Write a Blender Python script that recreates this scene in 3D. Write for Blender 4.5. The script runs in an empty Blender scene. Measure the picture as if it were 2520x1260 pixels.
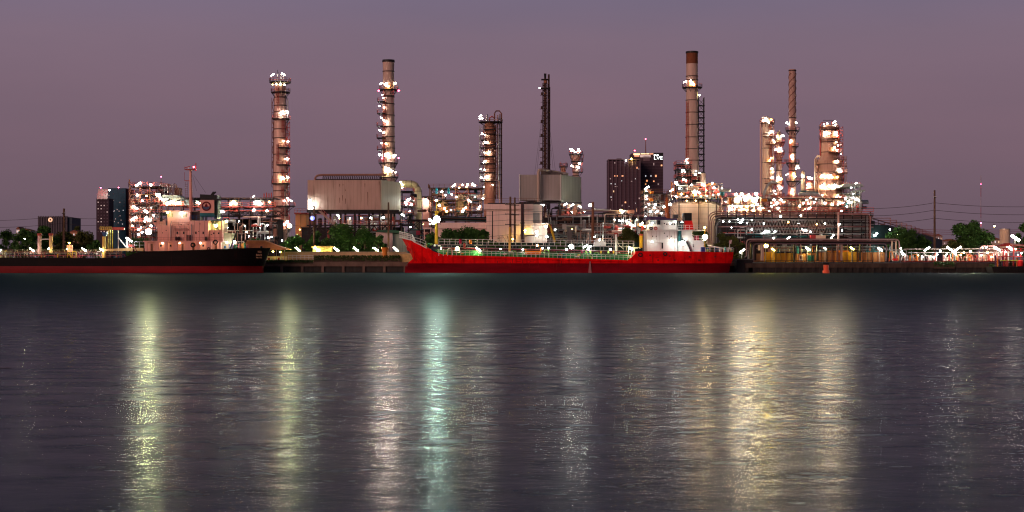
import bpy, math, random
from mathutils import Vector
rad = math.radians
F, CX, HY, CH = 4000.0, 1260.0, 640.0, 3.2      # focal length (px), optical axis, horizon row, eye height of the survey photo
GZ = 2.6                                         # yard level above the river
sc = bpy.context.scene
COL = sc.collection
# ---------------------------------------------------------------- camera, sky, light
cam = bpy.data.cameras.new('camera'); camo = bpy.data.objects.new('camera', cam); COL.objects.link(camo)
cam.sensor_width = 36.0; cam.lens = 36.0 * F / 2520.0; cam.shift_y = 10.0 / 2520.0
cam.clip_start = 0.5; cam.clip_end = 9000.0
camo.location = (0, 0, CH); camo.rotation_euler = (rad(90), 0, 0); sc.camera = camo

def lin(r, g, b):
    f = lambda v: (v / 255 / 12.92) if v <= 10 else ((v / 255 + .055) / 1.055) ** 2.4
    return (f(r), f(g), f(b), 1.0)

w = bpy.data.worlds.new('World'); sc.world = w; w.use_nodes = True
nt = w.node_tree; nt.nodes.clear()
wo = nt.nodes.new('ShaderNodeOutputWorld'); bg = nt.nodes.new('ShaderNodeBackground')
tc = nt.nodes.new('ShaderNodeTexCoord'); sx = nt.nodes.new('ShaderNodeSeparateXYZ'); cr = nt.nodes.new('ShaderNodeValToRGB')
nt.links.new(tc.outputs['Generated'], sx.inputs[0]); nt.links.new(sx.outputs['Z'], cr.inputs[0])
mpw = nt.nodes.new('ShaderNodeMapping'); mpw.inputs['Scale'].default_value = (2.2, 2.2, 9.0); nw = nt.nodes.new('ShaderNodeTexNoise'); nw.inputs['Scale'].default_value = 1.6; nw.inputs['Detail'].default_value = 5
rw = nt.nodes.new('ShaderNodeValToRGB'); rw.color_ramp.elements[0].position = .3; rw.color_ramp.elements[1].position = .7; rw.color_ramp.elements[0].color = (.91, .93, .96, 1); rw.color_ramp.elements[1].color = (1.07, 1.02, 1.03, 1)
mw = nt.nodes.new('ShaderNodeMix'); mw.data_type = 'RGBA'; mw.blend_type = 'MULTIPLY'; mw.inputs[0].default_value = 1.0
nt.links.new(tc.outputs['Generated'], mpw.inputs[0]); nt.links.new(mpw.outputs[0], nw.inputs[0]); nt.links.new(nw.outputs[0], rw.inputs[0])      # thin dusk haze bands
nt.links.new(cr.outputs[0], mw.inputs[6]); nt.links.new(rw.outputs[0], mw.inputs[7]); nt.links.new(mw.outputs[2], bg.inputs[0]); nt.links.new(bg.outputs[0], wo.inputs[0])
el = cr.color_ramp.elements
stops = [(0.0, (101, 85, 95)), (.025, (108, 90, 101)), (.06, (119, 97, 109)), (.10, (125, 103, 116)), (.135, (125, 107, 122)), (.165, (118, 108, 129)), (.26, (86, 90, 114)), (.5, (44, 57, 76)), (1.0, (24, 35, 52))]
while len(el) < len(stops): el.new(.5)
for e, (p, c) in zip(el, stops): e.position = p; e.color = lin(*c)
bg.inputs[1].default_value = 1.0

sun = bpy.data.lights.new('afterglow', 'SUN'); suno = bpy.data.objects.new('afterglow', sun); COL.objects.link(suno)
sun.energy = 1.5; sun.angle = rad(35); sun.color = (1.0, .60, .50)
suno.rotation_euler = Vector((.60, .76, -.26)).to_track_quat('-Z', 'Y').to_euler()
sc.view_settings.view_transform = 'Standard'; sc.view_settings.look = 'None'
sc.view_settings.exposure = 0.0; sc.view_settings.gamma = 1.0
sc.cycles.use_denoising = True; sc.cycles.max_bounces = 5; sc.cycles.diffuse_bounces = 2
sc.cycles.sample_clamp_indirect = 4.0; sc.cycles.sample_clamp_direct = 120.0; sc.cycles.filter_width = 1.2

# ---------------------------------------------------------------- helpers
R = random.Random(11)
def S(Y): return Y / F
def WX(px, Y): return (px - CX) * Y / F
def WZ(py, Y): return CH + (HY - py) * Y / F
def P(px, py, Y): return Vector((WX(px, Y), Y, WZ(py, Y)))

MATS = {}
def M(name, c, rough=.6, metal=0.0, var=.3, sc3=(.7, .7, .14), stain=None, stain_amt=.0, stripe=0.0, stripe_w=1.0, bump=0.0, spec=.22):
    """painted or bare surface: noise-broken colour, vertical weather streaks, optional sheet-metal ribs"""
    if name in MATS: return MATS[name]
    m = bpy.data.materials.new(name); m.use_nodes = True; n = m.node_tree.nodes; l = m.node_tree.links
    b = n['Principled BSDF']; b.inputs['Roughness'].default_value = rough; b.inputs['Metallic'].default_value = metal
    b.inputs['Specular IOR Level'].default_value = spec
    t = n.new('ShaderNodeTexCoord'); mp = n.new('ShaderNodeMapping'); mp.inputs['Scale'].default_value = sc3
    no = n.new('ShaderNodeTexNoise'); no.inputs['Scale'].default_value = 1.0; no.inputs['Detail'].default_value = 6; no.inputs['Roughness'].default_value = .65
    l.new(t.outputs['Object'], mp.inputs[0]); l.new(mp.outputs[0], no.inputs[0])
    r = n.new('ShaderNodeValToRGB'); e = r.color_ramp.elements
    e[0].position = .3; e[1].position = .68
    e[0].color = tuple(v * (1 - var) for v in c) + (1,); e[1].color = tuple(min(1, v * (1 + var * .45)) for v in c) + (1,)
    l.new(no.outputs[0], r.inputs[0]); out = r.outputs[0]
    if stain:
        mp2 = n.new('ShaderNodeMapping'); mp2.inputs['Scale'].default_value = (1.1, 1.1, .09)
        n2 = n.new('ShaderNodeTexNoise'); n2.inputs['Scale'].default_value = 1.0; n2.inputs['Detail'].default_value = 4
        l.new(t.outputs['Object'], mp2.inputs[0]); l.new(mp2.outputs[0], n2.inputs[0])
        r2 = n.new('ShaderNodeValToRGB'); r2.color_ramp.elements[0].position = .60; r2.color_ramp.elements[1].position = .74
        r2.color_ramp.elements[1].color = (stain_amt,) * 3 + (1,); l.new(n2.outputs[0], r2.inputs[0])
        mx = n.new('ShaderNodeMix'); mx.data_type = 'RGBA'; l.new(r2.outputs[0], mx.inputs[0]); l.new(out, mx.inputs[6]); mx.inputs[7].default_value = tuple(stain) + (1,)
        out = mx.outputs[2]
    if stripe:
        wv = n.new('ShaderNodeTexWave'); wv.bands_direction = 'X'; wv.inputs['Scale'].default_value = .314 / stripe_w
        l.new(t.outputs['Object'], wv.inputs[0])
        rs = n.new('ShaderNodeValToRGB'); rs.color_ramp.elements[0].position = 0.0; rs.color_ramp.elements[1].position = .14
        rs.color_ramp.elements[0].color = (1 - stripe,) * 3 + (1,); rs.color_ramp.elements[1].color = (1, 1, 1, 1)
        l.new(wv.outputs['Fac'], rs.inputs[0])
        mm = n.new('ShaderNodeMix'); mm.data_type = 'RGBA'; mm.blend_type = 'MULTIPLY'; mm.inputs[0].default_value = 1
        l.new(out, mm.inputs[6]); l.new(rs.outputs[0], mm.inputs[7]); out = mm.outputs[2]
    l.new(out, b.inputs['Base Color'])
    if bump:
        bp = n.new('ShaderNodeBump'); bp.inputs['Strength'].default_value = bump; bp.inputs['Distance'].default_value = .15
        l.new(no.outputs[0], bp.inputs['Height']); l.new(bp.outputs[0], b.inputs['Normal'])
    MATS[name] = m; return m
def EM(name, c, s):
    if name in MATS: return MATS[name]
    m = bpy.data.materials.new(name); m.use_nodes = True; n = m.node_tree.nodes
    b = n['Principled BSDF']; b.inputs['Base Color'].default_value = (.8, .8, .8, 1)
    b.inputs['Emission Color'].default_value = tuple(c) + (1,); b.inputs['Emission Strength'].default_value = s
    MATS[name] = m; return m

class MB:
    def __init__(s): s.v = []; s.f = []; s.mi = []; s.m = 0
    def face(s, idx): s.f.append(idx); s.mi.append(s.m)
    def hexa(s, c):                                        # 8 corners: bottom ring then top ring
        b = len(s.v); s.v += [Vector(q) for q in c]
        for q in ((3, 2, 1, 0), (4, 5, 6, 7), (0, 1, 5, 4), (1, 2, 6, 5), (2, 3, 7, 6), (3, 0, 4, 7)): s.face([b + i for i in q])
        return s
    def box(s, x0, x1, y0, y1, z0, z1):
        if x0 > x1: x0, x1 = x1, x0
        if z0 > z1: z0, z1 = z1, z0
        return s.hexa([(x0, y0, z0), (x1, y0, z0), (x1, y1, z0), (x0, y1, z0), (x0, y0, z1), (x1, y0, z1), (x1, y1, z1), (x0, y1, z1)])
    def pbox(s, px0, px1, py0, py1, Y, d): return s.box(WX(px0, Y), WX(px1, Y), Y, Y + d, WZ(py1, Y), WZ(py0, Y))
    def prism(s, pts, y0, y1):                             # outline in the x-z plane
        n = len(pts); b = len(s.v)
        s.v += [Vector((x, y0, z)) for x, z in pts] + [Vector((x, y1, z)) for x, z in pts]
        s.face([b + i for i in range(n)]); s.face([b + n + i for i in reversed(range(n))])
        for i in range(n): j = (i + 1) % n; s.face([b + i, b + n + i, b + n + j, b + j])
        return s
    def pprism(s, pp, Y, d): return s.prism([(WX(a, Y), WZ(b, Y)) for a, b in pp], Y, Y + d)
    def tube(s, pts, r, n=6, closed=False, r2=None):
        pts = [Vector(p) for p in pts]; b0 = len(s.v); k = len(pts)
        for i, p in enumerate(pts):
            if closed: d = pts[(i + 1) % k] - pts[i - 1]
            else: d = pts[min(i + 1, k - 1)] - pts[max(i - 1, 0)]
            d = d.normalized() if d.length > 1e-9 else Vector((0, 0, 1))
            up = Vector((0, 0, 1)) if abs(d.z) < .9 else Vector((0, 1, 0))
            a = d.cross(up).normalized(); c = a.cross(d)
            rr = r if r2 is None else r + (r2 - r) * i / (k - 1)
            for j in range(n):
                t = 2 * math.pi * (j + .5) / n; s.v.append(p + a * (rr * math.cos(t)) + c * (rr * math.sin(t)))
        for i in range(k if closed else k - 1):
            a0 = b0 + i * n; a1 = b0 + ((i + 1) % k) * n
            for j in range(n): q = (j + 1) % n; s.face([a0 + j, a0 + q, a1 + q, a1 + j])
        if not closed:
            s.face([b0 + j for j in reversed(range(n))]); s.face([b0 + (k - 1) * n + j for j in range(n)])
        return s
    def bar(s, p, q, w): return s.tube([p, q], w * .707, 4)
    def lathe(s, x, y, prof, n=24):                        # prof: [(r, z)] from one end to the other
        b = len(s.v); k = len(prof)
        for r, z in prof:
            for j in range(n):
                t = 2 * math.pi * j / n; s.v.append(Vector((x + r * math.cos(t), y + r * math.sin(t), z)))
        for i in range(k - 1):
            for j in range(n): q = (j + 1) % n; s.face([b + i * n + j, b + i * n + q, b + (i + 1) * n + q, b + (i + 1) * n + j])
        s.face([b + j for j in range(n)]); s.face([b + (k - 1) * n + j for j in reversed(range(n))])
        return s
    def ring(s, x, y, z, ri, ro, h, n=24):                 # flat annular deck
        b = len(s.v)
        for r, zz in ((ri, z), (ro, z), (ro, z + h), (ri, z + h)):
            for j in range(n):
                t = 2 * math.pi * j / n; s.v.append(Vector((x + r * math.cos(t), y + r * math.sin(t), zz)))
        for i in range(4):
            i2 = (i + 1) % 4
            for j in range(n): q = (j + 1) % n; s.face([b + i * n + j, b + i * n + q, b + i2 * n + q, b + i2 * n + j])
        return s
    def build(s, name, mats, root=None, smooth=False):
        me = bpy.data.meshes.new(name); o = bpy.data.objects.new(name, me); COL.objects.link(o)
        off = Vector((0, 0, 0)); r = root
        while r is not None: off = off + r.location; r = r.parent
        me.from_pydata([v - off for v in s.v], [], s.f)
        for m in (mats if isinstance(mats, (list, tuple)) else [mats]): me.materials.append(m)
        me.polygons.foreach_set('material_index', s.mi)
        if smooth:
            me.polygons.foreach_set('use_smooth', [True] * len(me.polygons))
            try: me.set_sharp_from_angle(angle=rad(40))
            except Exception: pass
        me.update()
        import bmesh
        bm = bmesh.new(); bm.from_mesh(me); bmesh.ops.recalc_face_normals(bm, faces=bm.faces); bm.to_mesh(me); bm.free()
        if root is not None: o.parent = root
        return o

def tag(o, label=None, cat=None, group=None, kind=None):
    if label: o['label'] = label
    if cat: o['category'] = cat
    if group: o['group'] = group
    if kind: o['kind'] = kind
    return o
def thing(name, label, cat, loc, group=None):
    o = bpy.data.objects.new(name, None); COL.objects.link(o); o.location = loc; o.empty_display_size = .5
    return tag(o, label, cat, group)

# ---------------------------------------------------------------- palette
steel = M('dark_steel', (.026, .019, .020), .55, .3, .4)
brownsteel = M('oxide_steel', (.20, .085, .06), .6, .1, .4)
greysteel = M('grey_steel', (.30, .27, .26), .5, .3, .3)
galv = M('galvanised', (.42, .42, .40), .45, .5, .25)
pink = M('primed_shell', (.72, .45, .36), .5, .1, .22, stain=(.22, .09, .05), stain_amt=.5)
orangeshell = M('rust_orange_shell', (.58, .27, .17), .55, .1, .4, stain=(.18, .06, .03), stain_amt=.7)
cream = M('cream_shell', (.80, .60, .42), .5, 0, .15, stain=(.35, .22, .12), stain_amt=.4)
concrete = M('concrete_stack', (.56, .38, .31), .8, 0, .2, stain=(.22, .15, .12), stain_amt=.5)
rustcap = M('rust_cap', (.18, .055, .025), .8, 0, .4)
redrail = M('red_railing', (.55, .12, .10), .5, 0, .3)
redpaint = M('red_steel', (.44, .07, .055), .5, 0, .3)
whitep = M('white_paint', (.74, .70, .66), .45, 0, .12, stain=(.3, .18, .12), stain_amt=.35)
silver = M('aluminium_cladding', (.62, .60, .56), .35, .6, .15)
darkp = M('black_paint', (.018, .017, .018), .45, 0, .4)
yellowp = M('yellow_paint', (.72, .46, .03), .45, 0, .2)
orangep = M('orange_paint', (.75, .22, .03), .5, 0, .25)
housing = M('lamp_housing', (.08, .08, .085), .5, .4, .2)
bluep = M('blue_paint', (.03, .09, .22), .5, 0, .3)
greenp = M('deck_green', (.015, .17, .05), .55, 0, .35)
teal = M('teal_paint', (.02, .14, .15), .5, 0, .3)
wood = M('timber', (.13, .07, .045), .85, 0, .4)
glassd = M('dark_glass', (.02, .025, .03), .15, 0, .2)

LS = 88.0
EMC = {'w': EM('lamp_warm_white', (1, .90, .76), LS), 'c': EM('lamp_cool_white', (.84, 1, .95), LS), 'y': EM('lamp_yellow', (1, .78, .12), LS),
       'g': EM('lamp_lime_white', (.93, 1, .45), LS * 1.5), 'a': EM('lamp_tungsten', (1, .74, .44), LS * .8), 'o': EM('lamp_orange', (1, .5, .14), LS * .7), 'r': EM('lamp_red', (1, .05, .12), 40),
       'G': EM('flood_lime', (.92, 1, .50), 1150), 'C': EM('flood_sea_green', (.66, 1, .84), 800), 'W': EM('flood_warm', (1, .77, .42), 720), 'Y': EM('flood_amber', (1, .72, .08), 1000),
       'K': EM('flood_white', (1, .93, .82), 550), 'P': EM('flood_pink', (1, .82, .74), 600)}
LM = {}
def ico(mb, c, r):
    t = (1 + 5 ** .5) / 2; q = [(-1, t, 0), (1, t, 0), (-1, -t, 0), (1, -t, 0), (0, -1, t), (0, 1, t), (0, -1, -t), (0, 1, -t), (t, 0, -1), (t, 0, 1), (-t, 0, -1), (-t, 0, 1)]
    k = r / math.sqrt(1 + t * t); b = len(mb.v); mb.v += [Vector(c) + Vector(p) * k for p in q]
    for f in ((0, 11, 5), (0, 5, 1), (0, 1, 7), (0, 7, 10), (0, 10, 11), (1, 5, 9), (5, 11, 4), (11, 10, 2), (10, 7, 6), (7, 1, 8), (3, 9, 4), (3, 4, 2), (3, 2, 6), (3, 6, 8), (3, 8, 9), (4, 9, 5), (2, 4, 11), (6, 2, 10), (8, 6, 7), (9, 8, 1)): mb.face([b + i for i in f])
LG = random.Random(99)
def lampmesh(kind, col):
    if (kind, col) in LM: return LM[kind, col]
    mb = MB()
    if kind == 'globe':
        mb.m = 1; ico(mb, (0, 0, 0), .23); mb.m = 0
        mb.lathe(0, 0, [(.27, .17), (.2, .30), (.08, .36)], 8); mb.tube([(0, 0, .34), (0, .5, .5), (0, .9, .2)], .06, 4)
    elif kind in ('barl', 'barr'):
        k = 1 if kind == 'barr' else -1; d = Vector((k * .82, 0, .57)); n = Vector((-k * .57, 0, .82))
        def slab(o0, o1, hw):
            c = []
            for off in (o0, o1):
                for a, y in ((-.6, -hw), (.6, -hw), (.6, hw), (-.6, hw)): p = d * a + n * off; c.append((p.x, y, p.z))
            mb.hexa(c)
        mb.m = 1; slab(-.15, .09, .15); mb.m = 0; slab(.095, .2, .22)
        mb.tube([d * -.55 + Vector((0, .3, .1)), d * -.7 + Vector((0, .3, -.5)), d * -.7 + Vector((0, .3, -1.2))], .06, 4)
    else:                                                   # flood: sealed box, lit glass to the river side
        mb.m = 0; mb.tube([(0, -.28, 0), (0, .1, 0), (0, .35, 0)], .62, 12, r2=.3); mb.tube([(-.6, 0, 0), (-.64, .1, -.8), (.64, .1, -.8), (.6, 0, 0)], .05, 4)
        mb.m = 1; mb.tube([(0, -.33, 0), (0, -.285, 0)], .54, 12)
    o = mb.build('lamp', [housing, EMC[col]]); LM[kind, col] = o.data; bpy.data.objects.remove(o); return LM[kind, col]
def lamp(root, px, py, Y, kind='globe', col='w', s=1.0):
    if kind == 'globe' and s < .8 and col in 'cw': s *= 1.3
    if col == 'w' and kind == 'globe': col = LG.choice('wwwwwccaago'); s *= LG.uniform(.75, 1.3)
    o = bpy.data.objects.new('lamp', lampmesh(kind, col)); COL.objects.link(o)
    o.parent = root; o.location = P(px, py, Y) - root.location; s *= 1.14 if kind == 'globe' else 1; o.scale = (s, s, s); return o
def lamps(root, Y, spec):                                   # 'px,py[,kind][,col][,scale][,dY]'
    for e in spec:
        k, c, s, dy = 'globe', 'w', 1.0, 0.0
        for a in e[2:]:
            if isinstance(a, str):
                if a in EMC: c = a
                else: k = {'b': 'barr', 'd': 'barl', 'f': 'flood'}[a]
            elif isinstance(a, float): s = a
            else: dy = a
        if c in 'GCWYKP': k = 'flood'
        lamp(root, e[0], e[1], Y + dy, k, c, s)

def rails(mb, pts, h=1.1, step=1.6, closed=False, t=.07):   # guard rail along a path
    pts = [Vector(p) for p in pts]; q = pts + ([pts[0]] if closed else [])
    for zz in (h, h * .5): mb.tube([p + Vector((0, 0, zz)) for p in pts], t * .6, 4, closed)
    for a, b in zip(q, q[1:]):
        n = max(1, int((b - a).length / step))
        for i in range(n + 1):
            p = a + (b - a) * (i / n); mb.bar(p, p + Vector((0, 0, h)), t)

def tower(name, label, cat, px, Y, prof, mat, base=None, plats=(), lm=(), ladders=(), bands=(), risers=(), group=None, railmat=None, deckmat=None, n=24, bandmat=None, depth=0):
    """steel column or chimney; prof = [(row, half width px)] from the top down; everything measured at distance Y"""
    s = S(Y); x = WX(px, Y); root = thing(name, label, cat, (x, Y, GZ if base is None else WZ(base, Y)), group)
    pr = [(hw * s, WZ(py, Y)) for py, hw in prof]
    if base is None: pr.append((pr[-1][0], GZ))
    def rad_at(z):
        for (r0, z0), (r1, z1) in zip(pr, pr[1:]):
            if z1 <= z <= z0: return r0 + (r1 - r0) * ((z0 - z) / max(1e-6, z0 - z1))
        return pr[0][0] if z > pr[0][1] else pr[-1][0]
    MB().lathe(x, Y, pr, n).build('shell', mat, root, True)
    for py in bands:
        z = WZ(py, Y); MB().ring(x, Y, z - .12, rad_at(z) - .02, rad_at(z) + .16, .24, n).build('band', bandmat or steel, root)
    railmat = railmat or redrail; deckmat = deckmat or steel
    for py, l, r in plats:
        z = WZ(py, Y); r0 = rad_at(z); L, Rr = l * s, r * s
        if L > r0 + .4 and Rr > r0 + .4:
            ro = (L + Rr) / 2; cx = x + (Rr - L) / 2
            d = MB().ring(cx, Y, z - .15, min(r0 + .02, ro - .3), ro, .3, 20)
            for a in range(0, 360, 45):
                t = rad(a + 22); d.bar((x + r0 * math.cos(t), Y + r0 * math.sin(t), z - 1.5), (cx + (ro - .1) * math.cos(t), Y + (ro - .1) * math.sin(t), z - .1), .14)
            d = d.build('platform', deckmat, root)
            m = MB(); rails(m, [(cx + ro * math.cos(rad(a)), Y + ro * math.sin(rad(a)), z + .15) for a in range(0, 360, 24)], closed=True, step=9, t=.1)
            m.build('railing', railmat, d)
        else:
            x0 = x - L; x1 = x + Rr
            d = MB().box(x0, x1, Y - r0 - 1.3, Y + .6, z - .15, z + .15)
            for xx in (x0 + .2, x1 - .2): d.bar((xx, Y - .4, z - .1), (x + (xx - x) * .5, Y - .4, z - 1.7), .14)
            d = d.build('platform', deckmat, root)
            m = MB(); rails(m, [(x0, Y + .4, z + .15), (x0, Y - r0 - 1.2, z + .15), (x1, Y - r0 - 1.2, z + .15), (x1, Y + .4, z + .15)], t=.1)
            m.build('railing', railmat, d)
    for lx, y0, y1 in ladders:                              # caged ladder on the shell
        xx = x + lx * s; z0, z1 = WZ(y1, Y), WZ(y0, Y); r0 = rad_at((z0 + z1) / 2)
        yy = Y - math.sqrt(max(.01, r0 * r0 - min(r0 * .98, abs(lx * s)) ** 2)) - .12
        m = MB()
        for k in (-.28, .28): m.bar((xx + k, yy, z0), (xx + k, yy, z1), .09)
        for i in range(int((z1 - z0) / .45)): m.bar((xx - .28, yy, z0 + i * .45), (xx + .28, yy, z0 + i * .45), .05)
        for k in (-.42, -.2, .2, .42): m.bar((xx + k, yy - .75 + abs(k) * .5, z0 + 1.5), (xx + k, yy - .75 + abs(k) * .5, z1), .07)
        for i in range(int((z1 - z0 - 1.5) / 1.1) + 1):
            zz = z0 + 1.5 + i * 1.1; m.tube([(xx - .3, yy, zz), (xx - .46, yy - .45, zz), (xx - .2, yy - .76, zz), (xx + .2, yy - .76, zz), (xx + .46, yy - .45, zz), (xx + .3, yy, zz)], .06, 4)
        m.build('caged_ladder', redpaint, root)
    for e in risers:                                        # (list of (px offset, row)), radius px, material, dY
        pts, rp, mt = e[0], e[1], e[2]; dy = e[3] if len(e) > 3 else 0
        MB().tube([(x + a * s, Y + dy, WZ(b, Y)) for a, b in pts], rp * s, 8).build('pipe', mt, root, True)
    for e in lm:                                            # lamps go just in front of the shell, or beside it
        py = e[1]; z = WZ(py, Y); r0 = rad_at(z); off = abs((e[0] - px) * s)
        dy = -(math.sqrt(r0 * r0 - off * off) + 1.25) if off < r0 else -.3
        k, c, q = 'globe', 'w', 1.0
        for a in e[2:]:
            if isinstance(a, str):
                if a in EMC: c = a
                else: k = {'b': 'barr', 'd': 'barl', 'f': 'flood'}[a]
            else: q = a
        if c in 'GCWYKP': k = 'flood'
        lamp(root, e[0], py, Y + dy, k, c, q)
    return root

def elbow(pts, r, k=4):                                     # round off the corners of a pipe run
    pts = [Vector(p) for p in pts]; out = [pts[0]]
    for a, b, c in zip(pts, pts[1:], pts[2:]):
        d0 = (a - b); d1 = (c - b); rr = min(r, d0.length * .49, d1.length * .49); p0 = b + d0.normalized() * rr; p1 = b + d1.normalized() * rr
        for i in range(k + 1):
            t = i / k; out.append(p0 * (1 - t) ** 2 + b * 2 * t * (1 - t) + p1 * t * t)
    return out + [pts[-1]]
def pipe(root, pp, rp, mat, Y, bend=None, name='pipe', n=8):  # pp: [(px,row[,dY])]
    s = S(Y); pts = [P(a[0], a[1], Y) + Vector((0, a[2] if len(a) > 2 else 0, 0)) for a in pp]
    if bend != 0: pts = elbow(pts, bend or rp * s * 2.6)
    return MB().tube(pts, rp * s, n).build(name, mat, root, True)

def frame(name, label, cat, px0, px1, Y, D, levels, bays, mat, railmat=None, deck=True, brace=True, base=None, lm=(), group=None, deckmat=None, wcol=.34, rails_on=None, rows=2):
    """open steel structure: columns, beams and braces; grated deck and guard rail at each level"""
    x0, x1 = WX(px0, Y), WX(px1, Y); zb = GZ if base is None else WZ(base, Y)
    root = thing(name, label, cat, ((x0 + x1) / 2, Y + D / 2, zb), group)
    zs = [zb] + sorted(WZ(l, Y) for l in levels); xs = [x0 + (x1 - x0) * i / bays for i in range(bays + 1)]; ys = [Y + D * i / (rows - 1) for i in range(rows)]
    m = MB()
    for xx in xs:
        for yy in ys: m.box(xx - wcol / 2, xx + wcol / 2, yy - wcol / 2, yy + wcol / 2, zb, zs[-1])
    for z in zs[1:]:
        for yy in ys: m.box(x0, x1, yy - wcol * .35, yy + wcol * .35, z - wcol * 1.1, z - .17)
        for xx in xs: m.box(xx - wcol * .3, xx + wcol * .3, Y, Y + D, z - wcol, z - .18)
    if brace:
        for i, (a, b) in enumerate(zip(xs, xs[1:])):
            for j, (za, zc) in enumerate(zip(zs, zs[1:])):
                if (i + j) % 2 == 0:
                    for yy in (Y - .05, Y + D + .05): m.bar((a, yy, za), (b, yy, zc - wcol), .16); m.bar((b, yy + .12, za), (a, yy + .12, zc - wcol), .16)
    m.build('frame', mat, root)
    for i, z in enumerate(zs[1:]):
        d = None
        if deck: d = MB().box(x0 - .5, x1 + .5, Y - .5, Y + D + .5, z - .165, z).build('deck', deckmat or steel, root)
        if railmat and (rails_on is None or i in rails_on):
            m = MB(); rails(m, [(x0 - .5, Y + D + .5, z), (x0 - .5, Y - .5, z), (x1 + .5, Y - .5, z), (x1 + .5, Y + D + .5, z)], t=.1)
            m.build('railing', railmat, d or root)
    lamps(root, Y - .9, lm)
    return root

def vessel(root, px, Y, py0, py1, hw, mat, name='vessel', dome=.35, n=16):     # upright drum with dished ends
    s = S(Y); r = hw * s; z0, z1 = WZ(py1, Y), WZ(py0, Y); h = r * dome
    return MB().lathe(WX(px, Y), Y, [(.05, z0), (r * .7, z0 + h * .3), (r, z0 + h), (r, z1 - h), (r * .7, z1 - h * .3), (.05, z1)], n).build(name, mat, root, True)
def drum(root, px0, px1, py, Y, hw, mat, name='drum', n=14):                  # horizontal drum
    s = S(Y); r = hw * s; x0, x1 = WX(px0, Y), WX(px1, Y); z = WZ(py, Y); h = r * .4
    prof = [(x0, .05), (x0 + h * .3, r * .7), (x0 + h, r), (x1 - h, r), (x1 - h * .3, r * .7), (x1, .05)]
    m = MB(); b = 0
    for x, q in prof:
        for j in range(n): t = 2 * math.pi * j / n; m.v.append(Vector((x, Y + q * math.cos(t), z + q * math.sin(t))))
    for i in range(len(prof) - 1):
        for j in range(n): q = (j + 1) % n; m.face([i * n + j, i * n + q, (i + 1) * n + q, (i + 1) * n + j])
    return m.build(name, mat, root, True)

def clutter(root, px0, px1, py0, py1, Y0, Y1, npipe, nves, mats, seed, rmax=1.6):
    """the small pipework, valves and drums that fill a process unit"""
    g = random.Random(seed)
    for i in range(npipe):
        Y = g.uniform(Y0, Y1); a = g.uniform(px0, px1); b = g.uniform(py0, py1); rp = g.choice([.5, .7, .9, 1.1, rmax]); mt = g.choice(mats)
        q = g.random()
        if q < .4:
            c = min(px1, max(px0, a + g.uniform(-50, 50))); pp = [(a, py1), (a, b), (c, b), (c, min(py1, b + g.uniform(10, 40)))]
        elif q < .7: pp = [(a, b), (a, py1)]
        else:
            c = min(px1, a + g.uniform(25, 80)); pp = [(a, b), (c, b)]
        try: pipe(root, pp, rp, mt, Y)
        except Exception: pass
    for i in range(nves):
        Y = g.uniform(Y0, Y1); a = g.uniform(px0, px1); b = g.uniform(py0, (py0 + py1) / 2); mt = g.choice(mats)
        if g.random() < .5: vessel(root, a, Y, b, b + g.uniform(12, 30), g.uniform(2.5, 6), mt)
        else: drum(root, a, a + g.uniform(14, 34), b + 8, Y, g.uniform(2.5, 4.5), mt)

def text(root, s, px, py, Y, hpx, mat, name='lettering', wpx=None, ext=.04, align='CENTER'):
    cu = bpy.data.curves.new(name, 'FONT'); cu.body = s; cu.size = hpx * S(Y) / .70; cu.align_x = align; cu.extrude = ext
    t = bpy.data.objects.new(name, cu); COL.objects.link(t)
    bpy.context.view_layer.update()
    me = bpy.data.meshes.new_from_object(t.evaluated_get(bpy.context.evaluated_depsgraph_get()))
    w0 = t.dimensions.x; bpy.data.objects.remove(t)
    o = bpy.data.objects.new(name, me); COL.objects.link(o); me.materials.clear(); me.materials.append(mat)
    o.rotation_euler = (rad(90), 0, 0); o.parent = root; o.location = P(px, py, Y) - root.location
    if wpx: o.scale = (wpx * S(Y) / max(w0, 1e-3), 1, 1)
    return o

# ================================================================ setting: river, yard
wm = bpy.data.materials.new('river_water'); wm.use_nodes = True; n = wm.node_tree.nodes; l = wm.node_tree.links
b = n['Principled BSDF']; b.inputs['Base Color'].default_value = (.010, .036, .052, 1); b.inputs['IOR'].default_value = 1.33
t = n.new('ShaderNodeTexCoord')
def wave(scale, detail, rough=.55, dist=0.0):
    mp = n.new('ShaderNodeMapping'); mp.inputs['Scale'].default_value = scale
    q = n.new('ShaderNodeTexNoise'); q.inputs['Scale'].default_value = 1; q.inputs['Detail'].default_value = detail; q.inputs['Roughness'].default_value = rough; q.inputs['Distortion'].default_value = dist
    l.new(t.outputs['Object'], mp.inputs[0]); l.new(mp.outputs[0], q.inputs[0]); return q.outputs[0]
def math_(op, a, c):
    q = n.new('ShaderNodeMath'); q.operation = op
    for i, v in enumerate((a, c)):
        if isinstance(v, (int, float)): q.inputs[i].default_value = v
        else: l.new(v, q.inputs[i])
    return q.outputs[0]
sp = n.new('ShaderNodeSeparateXYZ'); l.new(t.outputs['Object'], sp.inputs[0])
def ramp(inp, a, c, lo, hi):
    q = n.new('ShaderNodeMapRange'); q.interpolation_type = 'SMOOTHSTEP'; l.new(inp, q.inputs[0])
    for i, v in ((1, a), (2, c), (3, lo), (4, hi)): q.inputs[i].default_value = v
    return q.outputs[0]
h = math_('ADD', math_('MULTIPLY', wave((3.2, 4.2, 1), 4, .6), math_('MULTIPLY', ramp(sp.outputs['Y'], 30, 120, 1, .1), .008)), math_('MULTIPLY', wave((.7, 1.0, 1), 3, .5), math_('MULTIPLY', ramp(sp.outputs['Y'], 40, 150, 1, .15), .005)))
bp = n.new('ShaderNodeBump'); bp.inputs['Strength'].default_value = 1.0; bp.inputs['Distance'].default_value = 1.0
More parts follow.
